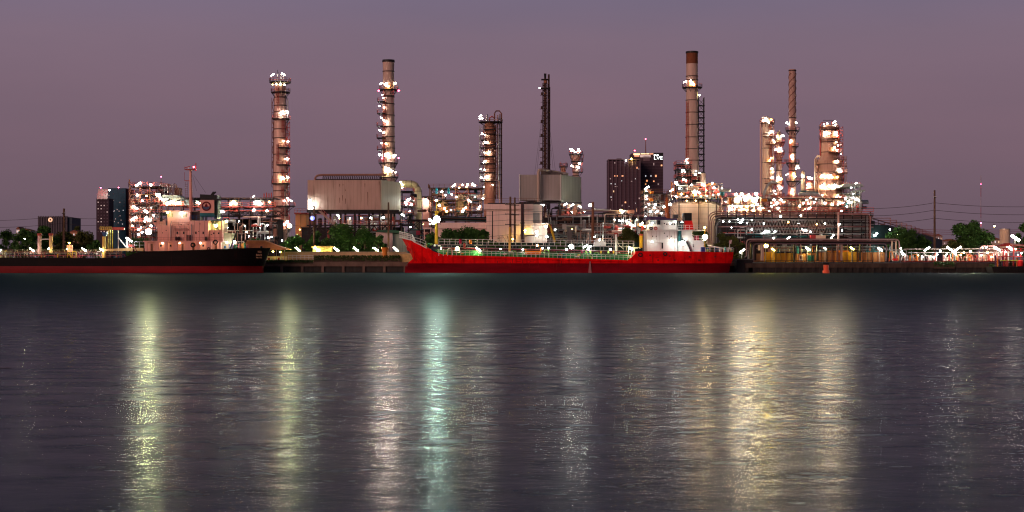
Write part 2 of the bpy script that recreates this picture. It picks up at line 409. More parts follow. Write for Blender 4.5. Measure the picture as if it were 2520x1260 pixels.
l.new(h, bp.inputs['Height']); l.new(bp.outputs[0], b.inputs['Normal'])
# calmer under the near bank, wind-roughened in mid-stream, cat's-paws of every size in between
gust = math_('MULTIPLY', math_('SUBTRACT', wave((.5, 1.1, 1), 6, .72), .5), .50)
l.new(math_('MAXIMUM', math_('ADD', math_('ADD', ramp(sp.outputs['Y'], 40, 250, .255, .80), ramp(sp.outputs['Y'], 22, 48, -.045, 0)), gust), .18), b.inputs['Roughness'])
b.inputs['Specular IOR Level'].default_value = .022
m = MB(); m.v += [Vector(q) for q in ((-3000, -60, 0), (3000, -60, 0), (3000, 423, 0), (-3000, 423, 0))]; m.face([0, 1, 2, 3])
tag(m.build('river_water', wm), 'dark rippled river reflecting the refinery lights', kind='structure')
gm = M('yard_ground', (.10, .09, .08), .9, 0, .4, (.1, .1, .1))
m = MB(); m.v += [Vector(q) for q in ((-6000, 421.5, GZ - .05), (6000, 421.5, GZ - .05), (6000, 8000, GZ - .05), (-6000, 8000, GZ - .05))]; m.face([0, 1, 2, 3])
tag(m.build('ground', gm), 'flat refinery yard behind the quay', kind='structure')

# quay wall and walkway: three lengths with different faces
def quay(px0, px1, Y, top, label, step, concretec, dark):
    x0, x1 = WX(px0, Y), WX(px1, Y); zt = WZ(top, Y)
    root = thing('quay_wall', label, 'quay wall', ((x0 + x1) / 2, Y, 0), 'river walls of the refinery')
    MB().box(x0, x1, Y, Y + 2.6, zt - 1.1, zt).build('capping_beam', concretec, root)
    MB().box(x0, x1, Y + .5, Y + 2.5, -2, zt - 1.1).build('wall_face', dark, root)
    k = int((x1 - x0) / step)
    for i in range(k + 1):
        xx = x0 + .4 + i * (x1 - x0 - .8) / max(k, 1); MB().box(xx - .32, xx + .32, Y + .05, Y + .5, -2, zt - 1.102).build('pile', concretec if step > 3 else dark, root)
    return root
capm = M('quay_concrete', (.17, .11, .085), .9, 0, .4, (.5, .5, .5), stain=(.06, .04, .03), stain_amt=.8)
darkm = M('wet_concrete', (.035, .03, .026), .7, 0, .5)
sheet = M('sheet_piling', (.075, .05, .038), .8, 0, .5)
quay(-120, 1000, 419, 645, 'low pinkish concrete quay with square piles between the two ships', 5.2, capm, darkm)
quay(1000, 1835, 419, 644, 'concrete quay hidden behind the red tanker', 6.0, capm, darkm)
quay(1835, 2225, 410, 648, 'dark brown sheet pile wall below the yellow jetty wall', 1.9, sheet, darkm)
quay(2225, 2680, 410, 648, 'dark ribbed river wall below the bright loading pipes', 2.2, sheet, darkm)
MB_ = MB().box(WX(1835, 410), WX(2680, 410), 412.6, 421.6, 1.8, GZ - .06).build('pavement', gm); tag(MB_, 'concrete jetty apron behind the sheet piling', kind='structure')

# ================================================================ far city
def facade(root, px0, px1, py0, Y, D, mat, cols, rows, finmat=None, rows0=.02):
    x0, x1 = WX(px0, Y), WX(px1, Y); z1 = WZ(py0, Y)
    MB().box(x0, x1, Y, Y + D, GZ, z1).build('wall', mat, root)
    if finmat:
        for i in range(cols + 1):
            xx = x0 + (x1 - x0) * i / cols; MB().box(xx - .35, xx + .35, Y - .9, Y - .003, GZ, z1 + .8).build('fin', finmat, root)
win_d = M('tower_window', (.035, .03, .04), .2, 0, .3)
cityw = M('tower_wall', (.090, .050, .068), .7, 0, .15)
cityw2 = M('tower_wall_side', (.072, .044, .058), .7, 0, .15)
finm = M('tower_fin', (.165, .11, .14), .6, 0, .1)
lit = [EM('lit_window_warm', (1, .55, .25), 1.0), EM('lit_window_white', (.9, .95, 1), .7), EM('lit_window_orange', (1, .35, .12), 1.3), EM('lit_window_dim', (.9, .6, .55), .35)]
def windows(root, Y, spec):
    for px, py, wp, hp, k in spec:
        MB().box(WX(px - wp, Y), WX(px + wp, Y), Y - .25, Y - .003, WZ(py + hp, Y), WZ(py - hp, Y)).build('window', k if not isinstance(k, int) else lit[k], root)
Y = 1500
r = thing('office_tower', 'dark ribbed slab tower with pale vertical fins behind the pipe racks', 'building', (WX(1536, Y), Y + 12, GZ))
facade(r, 1497, 1575, 396, Y, 26, cityw, 8, 16, finm)
MB().box(WX(1496.5, Y), WX(1575.5, Y), Y - .95, Y + 26, WZ(396, Y) + .8, WZ(396, Y) + 1.6).build('parapet', finm, r)
MB().box(WX(1519, Y), WX(1531, Y), Y + 6, Y + 14, WZ(395, Y), WZ(389, Y)).build('plant_room', cityw2, r)
MB().box(WX(1497, Y), WX(1505, Y), Y + 6, Y + 14, WZ(395, Y), WZ(392, Y)).build('plant_room', cityw2, r)
windows(r, Y, [(1502, 440, 1, 1, 3), (1513, 401, 1, 1.5, 3), (1513, 433, 1.2, 1.2, 2), (1519, 433, 1.2, 1.2, 2), (1532, 433, 2.2, 1.2, 2), (1530, 445, 1, 1, 1), (1504, 452, 1.5, 1, 1), (1514, 453, 1, 1, 1), (1516, 459, 3, .8, 3), (1510, 471, 1.2, 2, 0), (1504, 485, 1.5, 1, 1), (1505, 492, 1, 1, 3), (1539, 498, 1.8, 1.8, 2), (1556, 402, 1.5, 4.5, 0), (1567, 413, 1.8, 2.2, 2), (1572, 416, 1, 1, 3), (1564, 440, 1, 1, 1), (1555, 446, 2.2, .7, 3), (1564, 500, 1, 1, 1), (1548, 508, 1, 1, 3), (1566, 517, 1.3, 4, 0), (1502, 515, 1, 1, 3), (1531, 506, .8, 2, 3), (1573, 488, 1, 2, 3)])
lamp(r, 1553.5, 391, Y - 2, 'globe', 'y', 3.0)
lamp(r, 1541, 395, Y - 2, 'globe', 'c', 1.6)
r2_ = thing('office_tower', 'taller dark tower with a lit crown and white roof lettering', 'building', (WX(1595, Y), Y + 40, GZ))
Yb = 1522
facade(r2_, 1555, 1632, 377, Yb, 30, cityw2, 6, 20, None)
for i in range(22): MB().box(WX(1555, Yb), WX(1631.9, Yb), Yb - .2, Yb - .003, WZ(401 + i * 7, Yb), WZ(399.4 + i * 7, Yb)).build('floor_band', M('floor_band', (.11, .07, .09), .7), r2_)
for i in range(22): MB().box(WX(1497.2, 1500), WX(1574.8, 1500), 1499.75, 1499.997, WZ(403 + i * 7, 1500), WZ(401.8 + i * 7, 1500)).build('floor_band', cityw2, r)
crown = EM('crown_light', (1, .62, .28), 1.6); crown2 = EM('crown_light_deep', (1, .30, .06), .8)
windows(r2_, Yb, [(1567, 379.5, 8, 2, crown), (1567, 383.5, 6, 2, crown2), (1583, 378.5, 6, 1.2, crown), (1594, 378.5, 3.5, 1.2, crown), (1603, 378.7, 4.5, 1.4, crown2), (1588, 384, 13, 3, lit[3]),
    (1591, 390, 8, 6, finm), (1628, 407, 1.8, 1.8, 2), (1609, 404, .7, 3, 3), (1589, 433, 1.2, 1.6, 1), (1602, 433, 1.2, 1.6, 1), (1614, 433, 1.8, 2.5, 2), (1592, 445, 1.8, 2.2, 2), (1609, 446, 1.5, 1.6, 2), (1620, 453, 1.5, 1.2, 3), (1589, 453, 1.5, 1.2, 2), (1600, 470, 1, 1.2, 3), (1625, 478, 1, 1.2, 3), (1612, 492, 1.2, 1.2, 0)])
signw = EM('sign_letters', (.92, 1, .98), 2.2)
MB().box(WX(1608, Yb), WX(1632, Yb), Yb - 1.0, Yb - .26, WZ(393.5, Yb), WZ(376, Yb)).build('sign_panel', darkp, r2_)
text(r2_, 'aa', 1615, 383.2, Yb - 1.1, 5.2, signw, 'sign_lettering', 13, .3)
text(r2_, 'LVE', 1620, 392.5, Yb - 1.1, 8, signw, 'sign_lettering', 21, .3)
MB().tube([P(1589, 377, Yb + 14), P(1589, 341, Yb + 14)], .55, 6, r2=.25).build('roof_mast', brownsteel, r2_)
lamp(r2_, 1589, 342, Yb + 13, 'globe', 'r', 2.2); lamp(r2_, 1562, 370.5, Yb - 1, 'globe', 'r', 2.4)

Y = 1700
r = thing('apartment_tower', 'tower with a pale tilted roof screen above rows of window dots', 'building', (WX(255, Y), Y + 12, GZ))
tw = M('apartment_wall', (.055, .032, .045), .7, 0, .2)
facade(r, 237, 268, 488, Y, 20, tw, 4, 10, None)
g = random.Random(3)
for i in range(10):
    for j in range(4):
        MB().box(WX(240.5 + j * 7.4, Y), WX(242.8 + j * 7.4, Y), Y - .2, Y - .003, WZ(499 + i * 8, Y), WZ(496.5 + i * 8, Y)).build('window', lit[3] if g.random() < .33 else finm, r)
MB().hexa([P(238, 490, Y - 2), P(264, 490, Y - 2), P(264, 490, Y + 1), P(238, 490, Y + 1), P(242, 465, Y + 10), P(267, 465, Y + 10), P(267, 465, Y + 13), P(242, 465, Y + 13)]).build('roof_screen', M('roof_screen', (.75, .55, .50), .6, 0, .15), r)
lamp(r, 248, 462, Y, 'globe', 'r', 2.6); lamp(r, 270, 468, Y - 3, 'globe', 'c', 3.0)
Y = 1740
r = thing('apartment_tower', 'dark blue slab tower with scattered dim windows', 'building', (WX(290, Y), Y + 14, GZ))
facade(r, 266, 309, 463, Y, 24, M('blue_tower_wall', (.028, .085, .13), .5, 0, .2), 6, 10, None)
MB().box(WX(309.01, Y), WX(317, Y), Y + 3, Y + 22, GZ, WZ(465, Y)).build('side_edge', M('maroon_wing', (.07, .02, .03), .6, 0, .2), r)
for k in range(34): windows(r, Y, [(268 + g.random() * 39, 472 + g.random() * 80, .8, 1.0, g.choice([3, 1, finm, finm, 3]))])
lamp(r, 292, 461.5, Y, 'globe', 'r', 2.6)
Y = 1300
r = thing('office_block', 'low grey ribbed block with a round orange emblem near its roof', 'building', (WX(130, Y), Y + 12, GZ))
facade(r, 95, 165, 534, Y, 30, M('block_wall', (.085, .075, .095), .7, 0, .15), 17, 4, M('block_rib', (.13, .11, .13), .7, 0, .1))
MB().box(WX(165.3, Y), WX(176, Y), Y + 1, Y + 28, GZ, WZ(535, Y)).build('side_edge', M('block_shaded_corner', (.04, .06, .08), .6, 0, .2), r)  # corner shade put into the darker colour of this box
MB().tube([P(124 + 4 * math.cos(rad(a)), 541 + 4 * math.sin(rad(a)), Y - 1.4) for a in range(0, 360, 30)], .55, 6, True).build('emblem', EM('emblem_orange', (1, .5, .25), .8), r)

houses = [(0, 8, 612, 640, 470, (.75, .9, .3), 'low lime lit quayside shed'), (40, 48, 558, 640, 900, (.5, .42, .40), 'narrow pale house among the distant trees'), (42, 76, 562, 640, 940, (.42, .36, .36), 'row house with pale bright panels'), (172, 192, 566, 640, 760, (.55, .26, .16), 'small orange gabled house beside the office block'),
          (2273, 2292, 574, 640, 900, (.42, .36, .30), 'pale house beside the far pipe shed'), (2300, 2320, 576, 640, 950, (.45, .38, .36), 'narrow house right beside the tall pole'), (2318, 2360, 588, 640, 1000, (.36, .30, .30), 'low wide grey warehouse beyond the pole'), (2436, 2462, 584, 640, 600, (.5, .38, .28), 'small cream hut in front of the storage tank')]
for px0, px1, py0, py1, Y, c, lab in houses:
    r = thing('house', lab, 'house', (WX((px0 + px1) / 2, Y), Y, GZ), 'distant low houses')
    hm = M('house_wall_%d' % px0, c, .8, 0, .2); D = 9
    MB().box(WX(px0, Y), WX(px1, Y), Y, Y + D, GZ, WZ(py0 + 5, Y)).build('wall', hm, r)
    MB().pprism([(px0 - 1, py0 + 5), ((px0 + px1) / 2, py0), (px1 + 1, py0 + 5)], Y - .5, D + 1).build('roof', M('tile_roof', (.28, .10, .06), .8, 0, .3), r)
    for k in range(3):
        px = px0 + (px1 - px0) * (k + .5) / 3; MB().box(WX(px - 1, Y), WX(px + 1, Y), Y - .1, Y - .003, WZ(py0 + 14, Y), WZ(py0 + 9, Y)).build('window', lit[[3, 1, 0][k]], r)

# ================================================================ trees
leafm = M('tree_leaves', (.048, .125, .024), .8, 0, .6, (.35, .35, .35))
leafw = M('tree_leaves_olive', (.085, .098, .022), .8, 0, .6, (.35, .35, .35))
barkm = M('tree_bark', (.09, .06, .045), .9, 0, .4)
def tree(label, px, top, wpx, Y, seed, mat=leafm, bottom=None, density=1.0, base=GZ, group='trees along the refinery bank', leaf=.54, bare=False):
    g = random.Random(seed); s = S(Y); x = WX(px, Y); zt = WZ(top, Y); zb = WZ(bottom, Y) if bottom else base + (zt - base) * .10; wr = wpx * s / 2 * 1.14
    root = thing('tree', label, 'tree', (x, Y, base), group)
    m = MB(); zc = zb + (zt - zb) * .45
    m.tube([(x, Y, base), (x + .15, Y, (base + zb) / 2 + .2), (x + .05, Y, zc)], .26, 7, r2=.13)
    cl = []
    for k in range(max(12, int(24 * density * max(.6, wr / 4)))):
        a = g.uniform(0, 6.283); q = g.random() ** .6; u = g.random()
        prof = math.sin(math.pi * (.14 + .80 * u)) ** .6
        c = Vector((x + math.cos(a) * q * wr * prof * .82, Y + math.sin(a) * q * wr * .7 * prof, zb + (zt - zb) * (.10 + .80 * u)))
        cl.append((c, g.uniform(.24, .42) * min(wr * 1.0, (zt - zb) * .8)))
        if k < 6: m.tube([(x + .05, Y, zb + (zc - zb) * g.random()), (Vector((x, Y, zc)) + c) / 2 + Vector((0, 0, -.2)), c], .1, 5, r2=.03)
    m.build('trunk', barkm, root)
    v = MB()
    for c, cr_ in cl:
        for i in range(int(170 * density * max(.5, cr_))):
            d = Vector((g.gauss(0, 1), g.gauss(0, 1), g.gauss(0, .8))).normalized() * cr_ * (g.random() ** .42)
            p = c + d; a = Vector((g.gauss(0, 1), g.gauss(0, 1), g.gauss(0, .6))).normalized(); e = a.cross(Vector((g.gauss(0, 1), g.gauss(0, 1), g.gauss(0, 1)))).normalized()
            L = leaf * g.uniform(.6, 1.25); W_ = L * .42; i0 = len(v.v)
            v.v += [p - a * L * .5, p + e * W_, p + a * L * .5, p - e * W_]; v.face([i0, i0 + 1, i0 + 2, i0 + 3])
    v.build('crown', mat, root)
    return root

for a in [('big round dark tree left of the pair of deck posts', 62, 566, 60, 470, 1), ('broad dark tree behind the pair of deck posts', 110, 552, 62, 480, 2), ('bushy tree under the office block', 160, 570, 58, 490, 3, leafw), ('ragged tree left of the slab towers', 205, 568, 55, 500, 4, leafw),
          ('small far tree at the end of the bank', 14, 560, 40, 700, 5), ('sparse tall tree against the sky by the left houses', 192, 552, 34, 780, 6, leafw), ('low tree between left slab tower and yard', 235, 590, 40, 470, 7),
          ('dark shrub tree behind the orange canopy', 632, 588, 56, 452, 8), ('dark tree left of the timber pole', 724, 572, 64, 446, 9), ('broad tree right of the timber pole', 782, 570, 66, 448, 10), ('tallest dark tree under the big heater box', 838, 558, 84, 446, 11), ('dark round tree under the heater box corner', 898, 562, 76, 444, 12), ('small dark tree beside the pale shed', 930, 576, 40, 442, 13),
          ('small bushy tree beside the yellow mast', 1062, 566, 50, 436, 14), ('dense tree before the long white shed', 1110, 564, 76, 438, 15), ('wide tree before the white shed end', 1150, 561, 80, 440, 16), ('dark tree at the corner of the white block', 1184, 563, 52, 436, 17),
          ('olive tree between white post and red ship bridge', 1540, 558, 62, 440, 18, leafw), ('dark olive tree beside the red ship bridge', 1572, 560, 46, 442, 19, leafw), ('shaded tree behind the red funnel', 1722, 556, 44, 438, 20), ('tree at the left end of the pipe rack', 1772, 570, 48, 440, 21, leafw), ('small dim tree under the pipe rack', 1812, 578, 40, 440, 22, leafw),
          ('big dark tree beside the receding pipe shed', 2222, 560, 84, 470, 23), ('lower dark tree right of the big dark tree', 2262, 580, 54, 472, 24), ('low olive shrub tree left of the spreading tree', 2345, 596, 60, 450, 27, leafw),
          ('dark tree at the edge behind the white tank', 2523, 548, 50, 460, 28), ('distant low tree beyond the warehouse', 2370, 590, 70, 620, 29), ('green tree behind the black ship lamp', 345, 588, 64, 450, 30)]:
    lab, px, top, wpx, Y, sd = a[:6]; tree(lab, px, top, wpx, Y, sd, *(a[6:] or ()))
tree('spreading tree with ragged open top beside the radio mast', 2400, 545, 112, 452, 25, leafm, 602, .7, leaf=.62)
# bare young tree in front of the white block
r = thing('bare_tree', 'leafless young tree in front of the white block', 'tree', (WX(1243, 434), 434, GZ)); m = MB(); g = random.Random(5)
def twig(p, d, L, rr, k):
    q = p + d * L; m.tube([p, q], rr, 5, r2=rr * .6)
    if k: [twig(q, (d + Vector((g.uniform(-.7, .7), g.uniform(-.4, .4), g.uniform(-.1, .4)))).normalized(), L * .72, rr * .6, k - 1) for _ in range(3)]
twig(Vector((WX(1243, 434), 434, GZ)), Vector((0, 0, 1)), 2.6, .11, 4); m.build('trunk', barkm, r)
# hedge on the quay walkway
def hedge(label, px0, px1, top, bot, Y, mat, seed):
    g = random.Random(seed); v = MB(); x0, x1, z0, z1 = WX(px0, Y), WX(px1, Y), WZ(bot, Y), WZ(top, Y)
    for i in range(int((x1 - x0) * 170)):
        p = Vector((g.uniform(x0, x1), Y + g.uniform(0, 1.2), z0 + (z1 - z0) * (g.random() ** .8) * g.uniform(.85, 1.1))); a = Vector((g.gauss(0, 1), g.gauss(0, 1), g.gauss(0, 1))).normalized(); e = a.orthogonal().normalized(); i0 = len(v.v)
        L = g.uniform(.12, .26); v.v += [p - a * L, p + e * L * .5, p + a * L, p - e * L * .5]; v.face([i0, i0 + 1, i0 + 2, i0 + 3])
    r = thing('hedge', label, 'hedge', ((x0 + x1) / 2, Y, z0)); v.build('leaves', mat, r)
    MB().box(x0, x1, Y + .3, Y + .9, z0 - .4, z0 + .5 * (z1 - z0)).build('stems', barkm, r)
hedge('clipped green hedge along the quay walkway', 772, 984, 629, 642, 421, M('hedge_leaves', (.05, .10, .02), .8, 0, .5, (.5, .5, .5)), 4)
hedge('dark weeds on the wall below the loading pipes', 2300, 2350, 644, 657, 409, leafm, 6)
hedge('dark creeper hanging over the wall by the red barge', 2436, 2470, 650, 668, 408.6, leafm, 7)

def backblock(label, px0, px1, top, Y, D, mat):  # added dark blocks that stop the sky showing through the racks
    r = thing('dark_backing', label, 'building', (WX((px0 + px1) / 2, Y), Y + D / 2, GZ), 'added dark backing behind the racks'); MB().pbox(px0, px1, top, 645, Y, D).build('wall', mat, r); MB().pbox(px0 - 1.5, px1 + 1.5, top - 2, top - .05, Y - .6, D + 1.2).build('roof', M('backing_roof', (.05, .035, .035), .7), r)
    for k in range(int((px1 - px0) / 22)): px = px0 + 11 + k * 22; MB().pbox(px - 4, px + 4, top + 8, top + 17, Y - .12, .1).build('louvre', M('backing_louvre', (.02, .02, .022), .5), r)
backm = M('backing_wall', (.030, .022, .024), .8, 0, .5, stripe=.3, stripe_w=1.3)
backblock('added low dark backing behind the roofed rack left of the pink column', 548, 684, 541, 500, 12, backm)
backblock('added dark backing behind the legs of the big heater box', 742, 990, 561, 492, 10, backm)
backblock('added dark backing behind the centre pipe rack', 1338, 1602, 537, 494, 12, backm)
backblock('added dark backing behind the great truss rack', 1775, 2146, 531, 482, 14, backm)

def backfence(label, px0, px1, top, Y, mat):  # added dark sheet that backs the ship deck against the pale shed
    r = thing('backing_fence', label, 'fence', (WX((px0 + px1) / 2, Y), Y, GZ)); MB().pbox(px0, px1, top, 645, Y, .15).build('backing_panel', mat, r)
    for k in range(int((px1 - px0) / 24) + 1): MB().pbox(px0 + k * 24 - .6, px0 + k * 24 + .6, top - 2, 645, Y - .2, .19).build('fence_post', greysteel, r)
backfence('added dark green backing sheet standing behind the red ship deck', 1030, 1600, 597, 428, M('backing_green', (.012, .035, .028), .8, 0, .5, stripe=.3, stripe_w=.8))
for a in [('dark shrub behind the red bow windlass', 1052, 586, 34, 427, 51), ('dark shrub left of the amber derrick post', 1215, 594, 50, 427, 52), ('dim shrub right of the amber derrick post', 1300, 596, 44, 427, 53), ('dim low shrub by the yellow crane jib', 1376, 592, 40, 427, 54), ('low dark shrub behind the covered boat', 1440, 596, 50, 427, 55)]: tree(*a)

hedge('ragged green weeds growing along the concrete quay edge', 655, 770, 640.5, 646, 418.6, M('weed_leaves', (.035, .07, .02), .8, 0, .5), 9)
r = thing('driftwood', 'dark low driftwood floating in the near water', 'driftwood', P(10, 907, 48)); MB().tube([P(-10, 908, 48), P(18, 906, 48.1), P(45, 908.5, 48.05)], .022, 6, r2=.01).build('log', barkm, r)

# ================================================================ ships
def hull(root, stations, rows, mats, Yc, Yn, name='hull', cut=None):
    """stations: (px per row list or px, top row, half-beam top, half-beam at water); rows: image rows below the top; cut = row index where the bottom paint starts"""
    m = MB(); nS = len(stations); nr = len(rows) + 1
    for side in (-1, 1):
        for st in stations:
            pxs, top, hb, hw = st[:4]
            for k in range(nr):
                py = top if k == 0 else rows[k - 1] if not callable(rows[k - 1]) else rows[k - 1](top)
                px = pxs[k] if isinstance(pxs, (list, tuple)) else pxs
                f_ = max(0, min(1, (py - top) / (672.0 - top))); wdt = hb + (hw - hb) * f_ ** 1.3
                if k == nr - 1: wdt *= .9
                m.v.append(Vector((WX(px, Yn), Yc + side * wdt, WZ(py, Yn))))
    N = nS * nr
    for sd in (0, 1):
        for i in range(nS - 1):
            for k in range(nr - 1):
                a = sd * N + i * nr + k; m.m = 1 if k >= cut else 0
                m.face([a, a + nr, a + nr + 1, a + 1])
    m.m = 0
    for i in range(nS - 1):                                  # weather deck
        a = i * nr; m.face([a, a + nr, N + a + nr, N + a])
    for i in (0, nS - 1):
        a = i * nr
        for k in range(nr - 1): m.m = 1 if k >= cut else 0; m.face([a + k, a + k + 1, N + a + k + 1, N + a + k])
    return m.build(name, mats, root, True)

def house(root, px0, px1, py0, py1, Y, D, mat, name='deckhouse'): return MB().pbox(px0, px1, py0, py1, Y, D).build(name, mat, root)
def prail(root, pp, Y, h=1.05, mat=None, step=1.5, t=.07, name='railing'):
    m = MB(); rails(m, [P(a, b, Y) for a, b in pp], h, step, t=t); return m.build(name, mat or whitep, root)
def porthole(root, px, py, Y, rp=1.2, mat=None):
    s = S(Y); c = P(px, py, Y); m = MB()
    m.tube([(c.x, Y + .05, c.z), (c.x, Y - .06, c.z)], rp * s, 10); return m.build('porthole', mat or glassd, root)
def tyre(label, px, py, Y, rp, grp):
    s = S(Y); c = P(px, py, Y); q = [Vector((c.x + rp * s * math.cos(rad(a)), Y, c.z + rp * s * math.sin(rad(a)))) for a in range(0, 360, 24)]
    o = MB().tube([v - c for v in q], rp * s * .36, 8, True).build('tyre_fender', M('rubber', (.012, .012, .012), .8, 0, .3), None, True); o.location = c
    tag(o, label, 'tyre', grp); return o

# ---------------- red coastal tanker
YN, YC = 402.0, 408.5
redhull = M('hull_red', (.88, .004, .006), .6, 0, .40, (.5, .5, .5), stain=(.13, .010, .010), stain_amt=.75, stripe=.22, stripe_w=2.6, bump=.25, spec=.06)
redlow = M('hull_crimson', (.20, .003, .010), .6, 0, .45, (.12, .12, .6), stain=(.06, .01, .012), stain_amt=.6, bump=.25, spec=.06)
RT = thing('tanker_ship', 'bright red tanker with white bridge aft moored along the quay', 'ship', (WX(1400, YN), YC, 0))
def bl(x): return 636 + (x - 1000) * .021 if x < 1300 else 643 + (x - 1300) * .026
st = []
for px, top, hb, hw in [(1000, 589, 2.3, .25), (1012, 592, 3.3, .5), (1024, 597, 4.1, .9), (1040, 605, 4.9, 1.7), (1055, 612, 5.5, 2.6), (1068, 620, 5.9, 3.4), (1085, 625.5, 6.2, 4.3), (1110, 628, 6.4, 5.2), (1150, 629, 6.5, 6.1), (1200, 630, 6.5, 6.5), (1300, 633, 6.5, 6.5), (1400, 636, 6.5, 6.5), (1500, 638.5, 6.5, 6.5), (1545, 640.5, 6.5, 6.5), (1552, 636, 6.5, 6.5), (1558, 629.5, 6.5, 6.5), (1566, 620, 6.5, 6.5), (1572, 618, 6.5, 6.5), (1640, 618, 6.5, 6.4), (1720, 619, 6.3, 5.8), (1765, 620.5, 5.7, 4.6), (1792, 620.5, 4.9, 3.0)]:
    st.append((px, top, hb, hw))
st = [([984, 1002, 1013, 1000, 993, 992, 994], 585, .15, .1)] + [([a if a > 1012 else max(a, 1013) if i in (1, 2) else a for i in range(7)] if a < 1013 else a, b_, c_, d_) for a, b_, c_, d_ in st] + [([1808, 1807, 1806, 1803, 1801, 1799, 1796], 620.5, 4.3, 2.4)]
hull(RT, st, [lambda t: t + (645 - t) * .5, lambda t: t + (645 - t) * .85, 648, 656, 672.5, 690], [redhull, redlow], YC, YN, cut=3)
# shell-plate rubbing strake, freeing ports, wet streak
MB().tube([P(a, b_, YN - .12) for a, b_ in ((1120, 633), (1300, 637.5), (1540, 644))], .09, 5).build('rubbing_strake', redhull, RT)
for px, py in ((1600, 628), (1648, 630), (1697, 632), (1620, 640), (1660, 640), (1760, 632), (1720, 640)): MB().pbox(px - 2.2, px + 2.2, py - 1.6, py + 1.6, YN - .01, .06).build('freeing_port', M('port_shadow', (.10, .006, .006), .6), RT)
MB().prism([(WX(1451, YN), WZ(643, YN)), (WX(1453, YN), WZ(643, YN)), (WX(1455.5, YN), WZ(671.5, YN)), (WX(1447.5, YN), WZ(671.5, YN)), (WX(1449.4, YN), WZ(656, YN))], YN - .32, YN - .1).build('water_discharge', M('pale_foam', (.42, .17, .17), .5, 0, .3, (2, 2, .6)), RT)
porthole(RT, 1007, 613, YN + 4.0, 4, M('anchor_red', (.8, .02, .02), .5))
MB().tube([P(1002, 608, 403.6), P(1005, 616, 403.6), P(1009, 612, 403.6)], .3, 6).build('anchor', M('anchor_red', (.8, .02, .02), .5), RT)
gx = random.Random(17); sm = [M('hull_rust', (.20, .02, .012), .8, 0, .4), M('hull_scuff', (.30, .004, .008), .7, 0, .4), M('hull_soot', (.10, .006, .008), .8, 0, .4)]
for k in range(44):
    px = gx.uniform(1215, 1650); t0 = (632 + (px - 1200) * .0265 if px < 1545 else 621) + gx.uniform(2, 14); w_ = gx.uniform(.3, .9); L = gx.uniform(4, 15)
    if gx.random() < .35: w_, L = gx.uniform(3, 9), gx.uniform(.5, 1.3)
    MB().pprism([(px - w_, t0), (px + w_, t0 + .4), (px + w_ * .5, min(669, t0 + L)), (px - w_ * .3, min(669, t0 + L))], YN - .015, .01).build('rust_streak', gx.choice(sm), RT)
#text(RT, 'IIII', 1140, 658, YN - .02, 4, M('faint_marks', (.38, .12, .12), .7), 'draught_marks', 14, .005)
# green trunk deck and its rails
MB().pprism([(1068, 614), (1545, 628), (1552, 641), (1090, 628)], YN + 1.6, 10).build('trunk_deck', greenp, RT)
for k in range(44):
    px = 1080 + k * 10.8; py = 626.5 + (px - 1085) * .0297; MB().bar(P(px, py + 3, YN + .15), P(px, py - 11, YN + .15), .10).build('stanchion', whitep, RT)
for dy in (-11, -6.5): MB().tube([P(1076, 626 + dy, YN + .15), P(1554, 640 + dy, YN + .15)], .055, 5).build('guard_rail', whitep, RT)
# forecastle bulwark rail
m = MB()
for h_ in (0, 5, 10, 14): m.tube([P(983, 584 - h_, YC - 1), P(1000, 588 - h_, YC - 3.4), P(1014, 591 - h_ * .95, YC - 4.4), P(1022, 597 - h_ * .35, YC - 5)], .10 if h_ else .16, 5)
for px, py in ((984, 585), (990, 586), (996, 588), (1003, 589), (1010, 591), (1016, 593)): m.bar(P(px, py, YC - 3), P(px, py - 14, YC - 3), .13)
m.build('bow_railing', whitep, RT)
m = MB(); rails(m, [P(1020, 597, YN + 1.5), P(1034, 601, YN + 1.0), P(1048, 607, YN + .7)], 1.3, 1.0, t=.1); m.build('bow_railing', whitep, RT)
MB().pprism([(1016, 592), (1022, 596), (1040, 604), (1052, 611), (1048, 611), (1036, 604.5), (1018, 596)], YN + .2, .2).build('bulwark_edge', whitep, RT)
MB().bar(P(996, 588, YC), P(996, 560, YC), .12).build('jackstaff', whitep, RT)
gx = random.Random(8)
limep = M('lime_paint', (.35, .6, .12), .5); aqua = M('aqua_paint', (.1, .4, .38), .5); maroon = M('maroon_paint', (.28, .02, .05), .5)
for k in range(14):                                          # windlass and mooring gear
    px = 1036 + gx.random() * 44; py = 600 + gx.random() * 8; drum(RT, px, px + gx.uniform(4, 9), py, YC - gx.uniform(0, 4), gx.uniform(1.5, 3.6), gx.choice([limep, yellowp, whitep, darkp, greenp]), 'winch', 10)
house(RT, 1062, 1076, 602, 626, YN + 3.5, 5, M('navy_paint', (.02, .03, .06), .5), 'store_locker')
